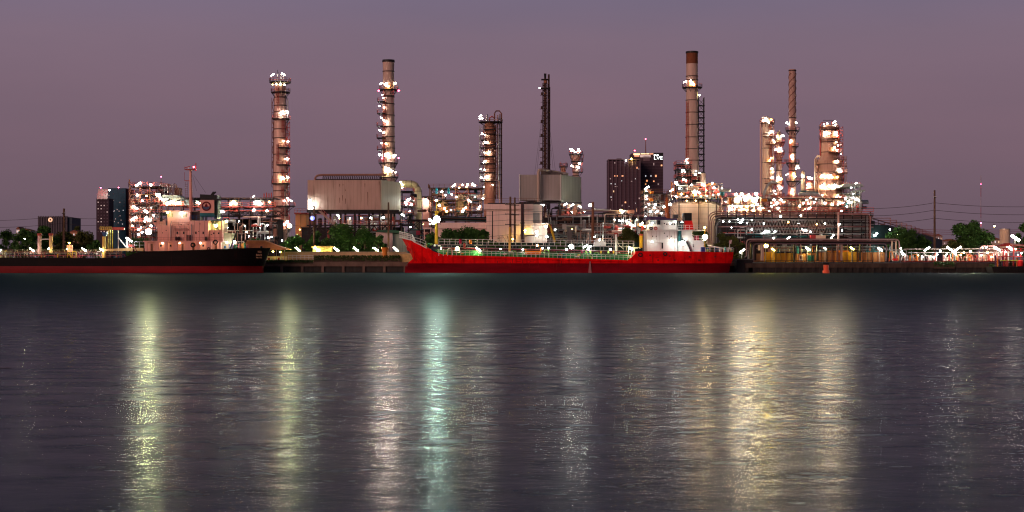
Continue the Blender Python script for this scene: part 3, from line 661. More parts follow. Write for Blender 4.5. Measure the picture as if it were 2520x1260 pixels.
# catwalk, cargo lines and manifold
MB().pprism([(1080, 601), (1560, 606), (1560, 608), (1080, 603)], YC - 2.2, 2.0).build('catwalk', greysteel, RT)
prail(RT, [(1080, 601), (1255, 603), (1420, 604.5), (1560, 606)], YC - 2.2, 1.3, None, 1.35, .10, 'catwalk_railing')
for k in range(22):
    px = 1090 + k * 21.5; MB().bar(P(px, 603, YC - 2), P(px, 629, YC - 2), .14).build('catwalk_post', greysteel, RT)
for k, (pp, q) in enumerate([(608, .9), (611, 1.2), (614, .8), (617, 1.1), (620, .9), (609.5, .7)]): pipe(RT, [(1085, pp), (1545, pp + 10)], q, [greysteel, darkp, brownsteel, greenp, silver, maroon][k], YC - 3.5 - k * .25, 0, 'cargo_pipe')
cl_ = [whitep, whitep, darkp, maroon, greenp, silver, brownsteel, aqua, redpaint, yellowp, orangep, limep, bluep]
for k in range(95):
    px = gx.uniform(1085, 1552); base = 627 + (px - 1085) * .026; hgt = gx.uniform(5, 19); Yq = YN + gx.uniform(.6, 5)
    q = gx.random(); mt = gx.choice(cl_)
    if q < .4: pipe(RT, [(px, base), (px, base - hgt), (px + gx.uniform(4, 12), base - hgt), (px + 12, base)], gx.choice([.55, .8, 1.0]), mt, Yq, None, 'deck_pipe')
    elif q < .75: vessel(RT, px, Yq, base - hgt * .8, base, gx.uniform(1.2, 2.6), mt, 'valve', .3, 10)
    else: drum(RT, px, px + gx.uniform(5, 12), base - hgt * .6, Yq, gx.uniform(1.2, 2.8), mt, 'deck_drum', 10)
for px, c in ((1453, limep), (1479, yellowp), (1497, limep), (1510, yellowp), (1432, maroon), (1443, limep)): vessel(RT, px, YN + 1.2, 617, 624, 2.4, c, 'valve', .3, 10)
vessel(RT, 1143, YN + 1.5, 598, 612, 2.6, redpaint, 'hydrant', .3, 10); vessel(RT, 1133, YN + 1.5, 588, 600, 3.6, M('crimson_paint', (.4, .01, .06), .5), 'hydrant', .3, 10); vessel(RT, 1158, YN + 1.5, 590, 600, 3.6, orangep, 'hydrant', .3, 10)
house(RT, 1293, 1332, 617.5, 625.5, YN + .9, 1.6, orangep, 'spill_tray')
MB().pprism([(1293, 617.5), (1293, 612), (1295, 612), (1295, 617.5)], YN + .8, .2).build('tray_post', orangep, RT); MB().pprism([(1330, 617.5), (1330, 609), (1332, 609), (1332, 617.5)], YN + .8, .2).build('tray_post', orangep, RT)
MB().pprism([(1462, 606), (1462, 597), (1468, 593), (1480, 591.5), (1488, 595), (1491, 598), (1491, 606)], YC - 1, 4).build('covered_boat', whitep, RT)
# kingposts and deck lights
MB().tube([P(1074, 604, YC - 2), P(1074, 519, YC - 2)], .46, 10, r2=.34).build('foremast', yellowp, RT)
MB().pprism([(1069, 519), (1081, 519), (1078, 526), (1071, 526)], YC - 2.6, 1.4).build('mast_head', yellowp, RT)
MB().tube([P(1075, 520, YC - 2), P(1074, 492, YC - 2)], .12, 6).build('topmast', yellowp, RT)
lamps(RT, YC - 3.4, [(1075, 540, 'C', 1.5), (1058, 541, 'c', 1.3), (1073, 493, 'w', 1.0), (1066, 548, 'f', 'g', .8)])
MB().tube([P(1254.5, 622, YN + 2), P(1254.5, 558, YN + 2)], .34, 8, r2=.26).build('derrick_post', M('amber_paint', (.70, .40, .10), .5), RT)
MB().tube([P(1516, 632, YN + 2), P(1516, 577, YN + 2)], .30, 8).build('derrick_post', whitep, RT); MB().tube([P(1516, 577, YN + 2), P(1516, 573, YN + 2)], .42, 8).build('post_cap', redpaint, RT)
pipe(RT, [(1517, 590), (1524, 604), (1534, 612)], .6, whitep, YN + 2, None, 'derrick_arm')
MB().tube([P(1577.5, 610, YC - 2), P(1577.5, 580, YC - 2)], .42, 8).build('derrick_post', yellowp, RT); MB().tube([P(1577.5, 580, YC - 2), P(1577.5, 576, YC - 2)], .56, 8).build('post_cap', redpaint, RT)
m = MB()
for px in (1546, 1553, 1560): m.tube(elbow([P(px, 634, YN + 1), P(px + 1, 612, YN + 1), P(px + 10, 608, YN + 1), P(px + 16, 612, YN + 1)], .6), .09, 5)
m.build('ladder_rail', whitep, RT)
lamps(RT, YN + .6, [(1125, 612, 'f', 'g', .8), (1177, 613, 'd', 'g', 1.1), (1287, 614, 'c', .8), (1322, 604, 'o', .9), (1335, 611, 'c', .5), (1350, 610, 'c', .5), (1406, 607, 'f', 'w', 1.0), (1394, 614, 'c', .6), (1440, 606, 'b', 'c', .9), (1450, 608, 'b', 'c', .9), (1448, 613, 'c', .7), (1502, 614, 'c', .6), (1552, 611, 'd', 'g', 1.0), (1556, 612, 'g', .7), (1232, 613, 'c', .45), (1085, 611, 'w', .5)])
# bridge and accommodation
YH = 403.4
house(RT, 1592, 1666, 567, 620, YH, 10, whitep, 'accommodation')
house(RT, 1590, 1735, 565.2, 567.2, YH - .7, 11, whitep, 'deck_edge')
house(RT, 1597, 1625, 541, 565, YH - .2, 9, whitep, 'bridge'); house(RT, 1625.2, 1665, 541.5, 565, YH + .5, 9, whitep, 'bridge')
house(RT, 1592, 1627, 553, 565.1, YH - .65, .25, whitep, 'bridge_wing')
house(RT, 1617, 1625, 542, 555, YH - .28, .07, glassd, 'bridge_window'); house(RT, 1599, 1615, 544, 551, YH - .28, .07, M('tinted_glass', (.35, .38, .40), .2), 'bridge_window')
MB().pprism([(1589, 541), (1667, 541.5), (1667, 538), (1641, 537), (1638, 533), (1592, 533)], YH - .9, 10.5).build('bridge_roof', M('purple_paint', (.07, .04, .10), .6), RT)
vessel(RT, 1623, YH + 2, 527, 538, 4, darkp, 'searchlight'); house(RT, 1658, 1669, 528, 537, YH + 4, 3, M('slate_paint', (.09, .10, .11), .6), 'ventilator'); house(RT, 1668, 1681, 543, 565, YH + 4, 4, M('slate_paint', (.09, .10, .11), .6), 'ventilator')
MB().tube([P(1643, 541, YC), P(1641.5, 520, YC), P(1641, 486, YC)], .72, 8, r2=.30).build('signal_mast', M('mast_orange', (.62, .17, .05), .5), RT)
m = MB(); m.bar(P(1632, 512, YC), P(1652, 512, YC), .16); m.bar(P(1634, 501, YC), P(1649, 501, YC), .14); m.box(WX(1635, YC), WX(1648, YC), YC - .3, YC + .3, WZ(494, YC), WZ(492, YC)); m.bar(P(1641, 486, YC), P(1641, 476, YC), .1); m.build('mast_yard', redpaint, RT)
for px, py in ((1663, 536), (1683, 545)): MB().bar(P(1644, 500, YC), P(px, py, YC), .04).build('stay', darkp, RT)
MB().pprism([(1686, 543), (1703, 543), (1708.5, 566), (1684, 566)], YH + 3, 5).build('funnel', M('funnel_red', (.72, .012, .01), .45, 0, .15), RT)
MB().pprism([(1684, 524), (1702.5, 524), (1702.5, 543), (1685, 543)], YH + 2.8, 5.4).build('funnel_top', darkp, RT)
house(RT, 1668, 1692, 567.3, 620, YH + 3, 7, whitep, 'accommodation'); house(RT, 1678, 1703, 567.3, 595, YH + 1.2, 6, whitep, 'accommodation'); house(RT, 1692.1, 1732, 593, 620, YH + 1.6, 7, whitep, 'accommodation'); house(RT, 1690, 1736, 591.6, 593, YH + .6, 9, whitep, 'deck_edge')
house(RT, 1669, 1677, 568, 594, YH + 2.6, .3, teal, 'side_door'); house(RT, 1628, 1632, 597, 612, YH - .06, .05, darkp, 'side_door'); house(RT, 1614, 1640, 596, 596.8, YH - .5, .5, whitep, 'door_canopy')
house(RT, 1710, 1720, 581, 591.5, YH + 2, 2, maroon, 'deck_locker')
for px, a, b_ in ((1604, 568, 594), (1616, 568, 590), (1648, 569, 590), (1660, 570, 616), (1625, 597, 616)): house(RT, px - .25, px + .25, a, b_, YH - .05, .04, M('stain_line', (.42, .26, .20), .8), 'rust_stain')
for px in (1641, 1654, 1660): house(RT, px - 1.6, px + 1.6, 550, 554, YH + .44, .05, glassd, 'bridge_window')
for px in (1606, 1615, 1642, 1652): house(RT, px - 1.1, px + 1.1, 580, 583, YH - .05, .04, glassd, 'cabin_window')
prail(RT, [(1592, 533), (1640, 533)], YH - .8, .9, whitep, 1.0, .06)
pipe(RT, [(1666, 618), (1666, 570), (1670, 545)], .6, greysteel, YH - .3)
for px, py in ((1603, 549), (1635, 550), (1635, 574), (1706, 603), (1706, 607)): porthole(RT, px, py, YH - .02 if px < 1625 and py > 560 else YH + (.44 if py < 566 and px > 1625 else (-.25 if px < 1625 else (1.54 if px > 1690 else -.05))), 1.5)
MB().pprism([(1688, 594), (1691, 594), (1702, 618), (1699, 618)], YH + .6, .8).build('stairway', darkp, RT)
prail(RT, [(1592, 553), (1592, 553.01)], YH - .6); prail(RT, [(1668, 566), (1735, 566)], YH - .5, 1.2, None, .9, .08); prail(RT, [(1704, 592), (1736, 592)], YH + .8, 1.2, None, .9, .08)
prail(RT, [(1736, 620.5), (1804, 620.5)], YN + 1.2, 1.1, None, 1.0, .08)
MB().tube([P(1734.5, 620, YN + 3), P(1734.5, 560, YN + 3)], .13, 6).build('light_pole', yellowp, RT)
lamps(RT, YN + 2.2, [(1735, 583, 'W', 1.1), (1734.5, 560, 'o', 1.1), (1734, 590, 'g', .9)])
for k in range(16):
    px = gx.uniform(1742, 1800); vessel(RT, px, YN + gx.uniform(1.5, 4), 607 + gx.random() * 6, 620, gx.uniform(1.5, 3.5), gx.choice([limep, whitep, aqua, greenp, orangep, bluep, yellowp]), 'stern_gear', .3, 10)
pipe(RT, [(1742, 604), (1778, 611), (1800, 612)], 1.8, whitep, YN + 2, None, 'gangway'); pipe(RT, [(1793, 620), (1796, 600), (1801, 591)], .6, whitep, YN + 2, None, 'flagstaff')
MB().pprism([(1794, 592), (1801, 590), (1800, 600), (1795, 600)], YN + 2, .08).build('flag', M('pink_cloth', (.6, .35, .35), .8), RT)
house(RT, 1726, 1735, 608, 619.5, YN + 1.6, 2, M('navy_blue', (.01, .03, .16), .5), 'stern_locker')
lamps(RT, YH - 1.3, [(1605, 548.5, 'c', .45), (1649, 549, 'w', .5), (1662, 546, 'c', .5), (1678, 546.5, 'c', .55), (1605, 594.5, 'c', .45), (1655, 594.5, 'w', .6), (1651, 592, 'K', .32), (1680, 598, 'w', .6, 2.2), (1587, 557, 'w', 1.2), (1576, 553, 'o', 1.3), (1580, 549, 'w', .9)])
for i, (px, py, c) in enumerate(((1602, 562, darkp), (1613.5, 562, redpaint))):
    s = S(YH); c0 = P(px, py, YH - .75); MB().tube([c0 + Vector((.34 * math.cos(rad(a)), 0, .34 * math.sin(rad(a)))) for a in range(0, 360, 30)], .13, 6, True).build('lifebuoy', c, RT)
tyre('black tyre on the sloping step of the red hull', 1576, 627, YN - .15, 4.2, 'tyres hung on the ships'); tyre('black tyre on the red hull under the white bridge', 1637, 625, YN - .15, 4.0, 'tyres hung on the ships')

# ---------------- black tanker
YN2, YC2 = 402.5, 409.0
bh = M('hull_black', (.009, .006, .006), .6, 0, .5, (.12, .12, .5), stain=(.045, .008, .008), stain_amt=.4, bump=.2, spec=.1)
bl_ = M('hull_bottom_red', (.20, .006, .008), .55, 0, .4, (.12, .12, .6), stain=(.05, .01, .01), stain_amt=.6)
BT = thing('tanker_ship', 'black hulled tanker with red waterline and pink lit deckhouse', 'ship', (WX(300, YN2), YC2, 0))
st = [(-70, 634, 6.4, 6.4), (60, 634, 6.5, 6.5), (200, 635, 6.5, 6.5), (290, 635, 6.5, 6.5), (306, 633, 6.5, 6.5), (322, 627, 6.5, 6.5), (338, 620.5, 6.5, 6.5), (350, 618.5, 6.5, 6.5), (420, 617, 6.5, 6.4), (480, 615, 6.5, 6.2), (540, 612.5, 6.4, 5.4), (580, 611, 6.0, 4.2), (606, 610.5, 5.2, 2.8), (624, 610, 4.2, 1.7), (638, 610, 3.0, .9)]
st.append(([656, 650, 645, 641, 639, 634, 634], 609.5, .2, .12))
hull(BT, st, [lambda t: t + (650 - t) * .4, lambda t: t + (650 - t) * .75, 651.5, 655.0, 672.5, 690], [bh, bl_], YC2, YN2, cut=4)
MB().tube([P(a, b_, YN2 - .1) for a, b_ in ((340, 620), (480, 616.5), (560, 613.5))], .09, 5).build('rubbing_strake', bh, BT)
pl = M('faded_orange', (.48, .26, .15), .7)
for s_, py, wpx in (('NGA', 622, 9), ('BANTR', 630, 14), ('No.102', 635.4, 14)): text(BT, s_, 637.5 if s_ != 'NGA' else 639, py, YN2 + 1.9, 5 if s_ != 'No.102' else 3.2, pl, 'bow_lettering', wpx)
pinkw = M('deckhouse_pink', (.84, .39, .31), .6, 0, .12, stain=(.30, .12, .08), stain_amt=.5, stripe=.32, stripe_w=1.25)
pinkp = M('deckhouse_plain', (.84, .39, .31), .6, 0, .14, stain=(.30, .12, .08), stain_amt=.4)
Yd = 404.2
house(BT, 357, 545, 595, 618, Yd + 2.2, 8, pinkp, 'lower_house'); house(BT, 352, 548, 592.6, 595, Yd - .2, 10.6, pinkp, 'deck_edge')
for a, b_ in ((356, 363), (381, 390), (405, 411), (427, 436), (455, 470), (484, 491), (508, 520), (538, 543)): house(BT, a, b_, 595.2, 617, Yd, .5, pinkp, 'bulkhead_pillar')
MB().pprism([(388, 593), (388, 562), (376, 549), (376, 541), (390, 541), (392, 553), (425, 556), (425, 593)], Yd + .8, 8).build('bridge_front', pinkp, BT)
house(BT, 425.2, 470, 556, 593, Yd + 1, 8, pinkw, 'accommodation'); house(BT, 466, 513, 543, 593, Yd + .6, 8.4, pinkw, 'accommodation'); house(BT, 513.2, 547, 566, 593, Yd + 1, 8, pinkw, 'accommodation'); house(BT, 545, 570, 574, 613, Yd + 3, 5, M('olive_house', (.40, .32, .20), .6, 0, .2), 'accommodation')
house(BT, 544, 547, 543, 566, Yd + 1, 8, pinkp, 'side_screen'); house(BT, 513, 547, 541, 543, Yd + .6, 8.4, M('teal_edge', (.05, .13, .17), .6), 'deck_edge'); house(BT, 513.2, 543.8, 543.2, 566, Yd + 4.5, 4, M('yellow_house', (.62, .50, .28), .6, 0, .2), 'inner_bulkhead')
house(BT, 412, 468, 521, 556, Yd + 1.2, 7, pinkp, 'wheelhouse'); house(BT, 400, 470, 517.6, 520.8, Yd + .4, 9, pinkp, 'wheelhouse_roof')
for px in (415, 424, 452, 458): house(BT, px - 1.6, px + 1.6, 525, 534, Yd + 1.12, .07, M('dim_window', (.30, .28, .12), .4), 'wheelhouse_window')
house(BT, 400, 409, 525, 531, Yd + 1.6, .1, glassd, 'wheelhouse_window'); house(BT, 378, 385, 543, 547, Yd + .7, .1, glassd, 'wheelhouse_window'); house(BT, 393, 400, 536, 545, Yd + .7, .1, darkp, 'wing_door')
prail(BT, [(396, 517.5), (470, 517.5)], Yd + .6, 1.1, redrail, .8, .07); prail(BT, [(466, 541), (547, 541)], Yd + .7, 1.0, bluep, .9, .08)
house(BT, 470, 493, 521, 541.3, Yd + 3, 5, M('dark_brown_paint', (.10, .08, .07), .6), 'engine_casing')  # casing in one dark brown tone
for px in (373, 449, 476, 515, 532): house(BT, px - 2.4, px + 2.4, 600, 617, Yd + 2.12, .07, M('door_rust', (.22, .09, .06), .6), 'side_door')
for px in (396, 420, 500): house(BT, px - 2, px + 2, 602, 607, Yd + 2.12, .07, glassd, 'side_window')
for px in (436, 452, 482, 500, 526, 538): house(BT, px - 1.6, px + 1.6, 570 if px < 513 else 572, 576, Yd + (.9 if not 466 < px < 513 else .52), .07, glassd, 'side_window')
for px in (432, 445, 458): house(BT, px - .3, px + .3, 557, 592, Yd + .9, .08, M('weld_line', (.32, .12, .09), .7), 'panel_joint')
prail(BT, [(425, 556), (470, 556)], Yd + .7, .9, maroon, 1.2, .06)
# funnel with the company emblem
MB().pprism([(492, 492), (527, 492), (527, 524), (492, 524)], Yd + .9, 5.5).build('funnel', pinkp, BT)
MB().pprism([(492, 478), (533, 480), (534, 492), (492, 491.8)], Yd + .8, 5.8).build('funnel_top', darkp, BT)
MB().pprism([(527.1, 492), (535, 492), (535, 538), (527.1, 538)], Yd + 1.4, 5).build('funnel_back', M('funnel_dark', (.012, .03, .028), .5), BT)
MB().pprism([(492, 524.2), (527, 524.2), (527, 533), (492, 533)], Yd + 1, 5.2).build('funnel_base', teal, BT)
MB().pprism([(527, 493), (530, 495), (543, 491), (543, 489.5), (530, 489)], Yd + .6, 1).build('funnel_bracket', darkp, BT)
for a, b_ in ((523, 531), (520, 526)): MB().tube([P(a, 480, Yd + 3), P(b_, 472, Yd + 3)], .22, 6).build('exhaust_pipe', darkp, BT)
s = S(Yd); c0 = P(507.5, 507.5, Yd + .84); em1 = M('emblem_maroon', (.16, .01, .015), .6); em2 = M('emblem_blue', (.07, .10, .18), .6)
e = MB().tube([c0 + Vector((10 * s * math.cos(rad(a)), 0, 10 * s * math.sin(rad(a)))) for a in range(0, 360, 12)], .17, 6, True).build('emblem', em1, BT)
MB().prism([(c0.x + 9 * s * math.cos(rad(a)), c0.z - .02 - 9 * s * math.sin(rad(a))) for a in range(0, 181, 15)], c0.y - .03, c0.y + .05).build('emblem_field', em2, e)
MB().prism([(c0.x + u * s, c0.z + v * s) for u, v in ((-5, -2), (-3, 0), (-3, 3), (-1.2, 5), (0, 8), (1.2, 5), (3, 3), (3, 0), (5, -2))], c0.y - .07, c0.y + .04).build('emblem_figure', em1, e)
# masts
MB().tube([P(470, 521, YC2 - 1), P(469, 418, YC2 - 1)], .46, 10, r2=.28).build('radar_mast', pinkp, BT)
m = MB(); m.bar(P(455, 445, YC2 - 1), P(470, 445, YC2 - 1), .2); m.box(WX(459, YC2), WX(481, YC2), YC2 - 2, YC2, WZ(419, YC2), WZ(417, YC2)); m.bar(P(482, 421, YC2 - 1), P(482, 401, YC2 - 1), .18); m.bar(P(476, 419, YC2 - 1), P(483, 417, YC2 - 1), .16); m.bar(P(455, 413, YC2 - 1), P(468, 409, YC2 - 1), .16)
for px in (454, 458, 463): m.bar(P(px, 418, YC2 - 1), P(px, 410, YC2 - 1), .08)
m.bar(P(454, 445, YC2 - 1), P(454, 424, YC2 - 1), .07); m.bar(P(476, 419, YC2 - 1), P(476, 408, YC2 - 1), .1); m.build('mast_platform', redpaint, BT)
m = MB()
for px in (456, 462): m.bar(P(px, 519, YC2 - 1), P(px, 448, YC2 - 1), .06)
for k in range(14): m.bar(P(456, 519 - k * 5, YC2 - 1), P(462, 519 - k * 5, YC2 - 1), .05)
m.build('mast_ladder', brownsteel, BT)
for q in ((476, 430, 506, 474), (474, 432, 484, 470)): MB().bar(P(q[0], q[1], YC2 - 1), P(q[2], q[3], YC2 - 1), .045).build('stay', darkp, BT)
lamps(BT, YC2 - 1.6, [(477, 411, 'r', .8)])
# railings, ventilators, gear on the house front
for x_ in (434, 440, 447): vessel(BT, x_ + 60 if x_ > 445 else x_, Yd + .3, 582, 592.5, 3.2, darkp, 'ventilator', .5, 10)
for px in (461, 465, 469): MB().bar(P(px, 592.5, Yd + .2), P(px, 578, Yd + .2), .22).build('fire_line', darkp, BT)
pipe(BT, [(420, 593), (420, 553), (422, 545)], .9, greysteel, Yd + .6); pipe(BT, [(471, 593), (471, 552)], 1.0, greysteel, Yd + .2); pipe(BT, [(428, 566), (466, 566)], .5, maroon, Yd + .6); pipe(BT, [(428, 563), (462, 563), (466, 568)], .4, darkp, Yd + .6)
for px, py in ((409, 567), (400, 573), (446, 553), (463, 553), (492, 551), (437, 572), (520, 577), (489, 570)): porthole(BT, px, py, Yd + (.56 if px > 470 and px < 513 else .78), 1.2)
prail(BT, [(355, 593), (548, 593)], Yd - .1, .9, maroon, 1.6, .05)
MB().tube([P(567, 611, Yd), P(583, 568, Yd + 1)], .16, 6).build('derrick', darkp, BT); MB().tube([P(573, 600, Yd), P(586, 566, Yd + 1)], .12, 6).build('derrick', darkp, BT)
for a, b_ in ((560, 575), (522, 541)): pass
MB().bar(P(520, 544, Yd + .3), P(534, 565, Yd + .3), .16).build('stairway', darkp, BT); MB().bar(P(524, 544, Yd + .3), P(538, 565, Yd + .3), .16).build('stairway', darkp, BT)
prail(BT, [(548, 613), (600, 611), (650, 610)], YN2 + 3.4, 1.0, redrail, 1.1, .06, 'bow_railing')
gx = random.Random(31)
for k in range(20):
    px = gx.uniform(552, 612); vessel(BT, px, YC2 - gx.uniform(0, 4), 596 + gx.random() * 10, 611.5, gx.uniform(1.2, 3.4), gx.choice([darkp, bluep, brownsteel, greenp, orangep, maroon]), 'mooring_gear', .4, 10)
vessel(BT, 643, YC2 - 1.2, 605.5, 611, 3, darkp, 'bollard')
lamps(BT, Yd + 1.2, [(400, 598.5, 'a', .7), (442, 598, 'a', .55), (493, 598, 'a', .75), (540, 599, 'a', .6), (558, 596.5, 'c', .9), (576, 596.5, 'c', .9, 1.8), (557, 545.5, 'g', 1.0), (531, 555, 'g', .7, 1.6)])
lamps(BT, Yd + .1, [(446.5, 524, 'w', 1.1), (413, 523, 'w', .7)])
# tank deck aft: posts, rails, pipes
for px, bot, mt, top in ((97.5, 628, M('post_pink', (.70, .42, .38), .6), 580), (125.5, 622, M('post_amber', (.72, .44, .22), .6), 580)):
    MB().tube([P(px, bot, YC2 - 3), P(px, top, YC2 - 3)], .46, 10).build('vent_post', mt, BT); MB().tube([P(px, top, YC2 - 3), P(px, top - 5.5, YC2 - 3)], .58, 10).build('post_cap', redpaint, BT)
MB().bar(P(98, 589, YC2 - 3), P(125, 588.5, YC2 - 3), .25).build('cross_beam', whitep, BT)
house(BT, 165, 176, 603, 620, YC2 - 3, 1.2, pinkp, 'deck_box')
MB().tube([P(256.5, 634, YC2 - 4), P(256.5, 582, YC2 - 4)], .46, 10).build('crane_post', M('crane_yellow', (.72, .44, .10), .5), BT); MB().pprism([(250, 572), (262, 571), (261, 580), (255, 582)], YC2 - 4.6, 1.4).build('crane_head', bluep, BT)
MB().pprism([(257, 613), (335, 610), (352, 610), (352, 618), (335, 617), (257, 617.5)], YC2 - 4.4, .8).build('crane_boom', M('boom_amber', (.74, .46, .20), .5), BT)
for px in range(248, 274, 5): MB().tube([P(px + 2 * math.cos(rad(a)), 562 + 4 * math.sin(rad(a)), YC2 - 2) for a in range(0, 360, 40)], .10, 5, True).build('hose_saddle', M('crane_yellow', (.72, .44, .10), .5), BT)
pipe(BT, [(248, 566), (274, 566)], .6, orangep, YC2 - 2)
for px in (266, 271, 277, 291): MB().bar(P(px, 620, YC2 - 2), P(px, 566, YC2 - 2), .13).build('frame_post', whitep if px == 291 else yellowp, BT)
house(BT, 276, 306, 559, 566, YC2 - 2, .5, redpaint, 'gantry_beam'); MB().bar(P(292, 585, YC2 - 3), P(311, 609, YC2 - 3), .22).build('gantry_brace', whitep, BT); MB().bar(P(313, 611, YC2 - 3), P(313, 583, YC2 - 3), .34).build('frame_post', whitep, BT)
house(BT, 316, 329, 602, 608, YC2 - 4, 1, redpaint, 'deck_box')
for row, h_, mt in ((634, 1.2, M('rail_pink', (.35, .18, .15), .6)), (625, 1.0, M('rail_cream', (.38, .32, .18), .6))):
    prail(BT, [(-60, row), (120, row), (300, row)], YN2 + (.4 if row > 630 else 3.5), h_, mt, 1.3, .08)
prail(BT, [(318, 611), (356, 611)], YC2 - 3.5, 1.6, whitep, 1.2, .07)
for k, (pp, q) in enumerate([(620, 1.0), (623, .8), (626, 1.1), (629, .7)]): pipe(BT, [(-60, pp), (300, pp)], q, [brownsteel, greysteel, darkp, maroon][k], YC2 - 3 - .2 * k, 0, 'cargo_pipe')
for k in range(62):
    px = gx.uniform(-10, 335); base = 634 if px < 300 else 620; hgt = gx.uniform(5, 18); mt = gx.choice([brownsteel, greysteel, whitep, maroon, darkp, M('rail_cream', (.38, .32, .18), .6), darkp, yellowp])
    if gx.random() < .6: pipe(BT, [(px, base), (px, base - hgt), (px + gx.uniform(3, 10), base - hgt), (px + 10, base)], gx.choice([.5, .7, .9]), mt, YN2 + gx.uniform(.8, 5), None, 'deck_pipe')
    else: vessel(BT, px, YN2 + gx.uniform(.8, 5), base - hgt * .8, base, gx.uniform(1, 2.2), mt, 'valve', .3, 10)
lamps(BT, YN2 + 1.5, [(79, 614, 'd', 'w', 1.0), (120, 612, 'g', .7), (165, 613, 'g', .6), (170, 598, 'y', .9), (207, 614, 'd', 'w', 1.0), (250, 614, 'd', 'w', .9), (0, 616, 'w', .8), (318, 589, 'd', 'c', 1.3), (61, 588, 'G', .28)])
tyre('black tyre hanging below the deckhouse rail', 475, 603, Yd - .5, 4.8, 'tyres hung on the ships'); tyre('black tyre highest on the pink deckhouse front', 530, 596, Yd - .5, 4.8, 'tyres hung on the ships'); tyre('small black tyre low against the pink deckhouse', 513.5, 612, Yd - .4, 3.0, 'tyres hung on the ships')

# ================================================================ refinery: columns and chimneys
def goose(px, py, w, h): return [(px - w, py), (px - w, py - h), (px + w, py - h), (px + w, py)]
# tall distillation column, left
r = tower('distillation_column', 'tallest pink ringed column with red caged ladders near the black ship', 'column', 690, 520, [(205, 2), (208, 8), (212, 13.5), (240, 14.5), (300, 15), (460, 17), (640, 18)], pink,
    plats=[(203, 27, 26), (228, 23, 24), (294, 17, 24), (365, 2, 24), (407, 6, 24), (453, 18, 23), (508, 17, 36), (566, 22, 26)],
    lm=[(671, 184, 'b'), (697, 182, 'd'), (671, 208, .9), (680, 207, 1.0), (690, 206, .9), (700, 209, 1.1), (693, 277, 1.5), (696, 275, 'P', .6), (706, 274, 'd'), (699, 280, .8), (698, 347, 1.3), (709, 348, 1.1), (708, 390, 'd', .8), (701, 392, .6), (694, 437, 1.4), (699, 440, .9), (707, 435, 'd', .9), (708, 488, 'd', .7), (716, 493, 'd', .8), (700, 494, .6), (692, 550, 1.6), (694, 547, 'P', .7), (700, 552, 1.0), (706, 548, 1.0), (681, 554, .6)],
    ladders=[(-4, 216, 266), (9, 296, 338), (-4, 356, 404), (9, 418, 450), (8, 460, 505), (8, 512, 560)], bands=[240, 260, 276, 318, 340, 380, 425, 470, 485, 530, 545],
    risers=[([(-14, 290), (-17, 300), (-18, 645)], 1.3, brownsteel, .5), ([(15, 240), (18, 245), (19, 645)], 1.6, silver, 0), (goose(-3, 205, 4, 22), 1.0, greysteel), (goose(5, 203, 3, 14), .9, silver), ([(-7, 205), (-7, 172)], .5, darkp), ([(-7, 176), (3, 188)], .5, darkp)])
def zigzag(r, px, Y, side, hw, top, bot, n, dy, mt):
    m = MB(); s = S(Y); xa, xb = WX(px + side, Y), WX(px + side + hw, Y); z0, z1 = WZ(bot, Y), WZ(top, Y)
    for xx in (xa, xb): m.bar((xx, Y + dy, z0), (xx, Y + dy, z1), .16)
    for k in range(n):
        a = z0 + (z1 - z0) * k / n; c = z0 + (z1 - z0) * (k + 1) / n; m.bar((xa, Y + dy, a), (xb, Y + dy, a), .2); m.bar((xa if k % 2 else xb, Y + dy - .1, a), (xb if k % 2 else xa, Y + dy - .1, c), .2)
    m.build('zigzag_stair', mt, r)
zigzag(r, 690, 520, 15, 9, 300, 566, 18, -.8, redpaint); zigzag(r, 690, 520, -22, 6, 240, 460, 12, .8, brownsteel)
# chimney behind the heater box
r = tower('chimney', 'pale concrete chimney with dark rim rising behind the big heater box', 'chimney', 956, 545, [(148, 14.2), (152, 14.4), (175, 13.6), (240, 14), (340, 15.4), (440, 17), (540, 19)], concrete,
    plats=[(222, 23, 24), (252, 25, -7), (281, 26, -6), (312, 27, -6), (341, 27, -6), (370, 26, -4), (402, 24, 23), (437, 22, 24)],
    lm=[(955, 212, 1.8), (950, 208, 'P', .9), (952, 205, 1.1), (973, 205, 1.1), (937, 206, 'b', .8), (932, 223, 'r', 1.2), (981, 223, 'r', 1.2), (941, 234, .9), (943, 241, .7), (933, 261, 1.1), (945, 265, .9), (939, 290, 'd', .7), (945, 297, .9), (951, 300, .7), (935, 321, 'd', .7), (944, 326, .7), (940, 351, 'b', .8), (950, 354, 1.2), (934, 381, 1.3), (956, 384, 1.7), (950, 381, 'P', .9), (955, 378, 1.0), (972, 383, 1.1), (981, 389, 'r', 1.0), (940, 390, 'r', .8), (950, 419, 1.5), (955, 417, 'P', .9), (948, 412, 1.0), (965, 420, 1.0), (974, 424, .9)],
    ladders=[(-9, 232, 400)], bands=[151, 176, 236, 239, 256, 284, 312, 337, 350, 365, 412], n=28)
MB().lathe(WX(956, 545), 545, [(15.2 * S(545), WZ(147.5, 545)), (15.2 * S(545), WZ(153.5, 545))], 28).build('rim', darkp, r)
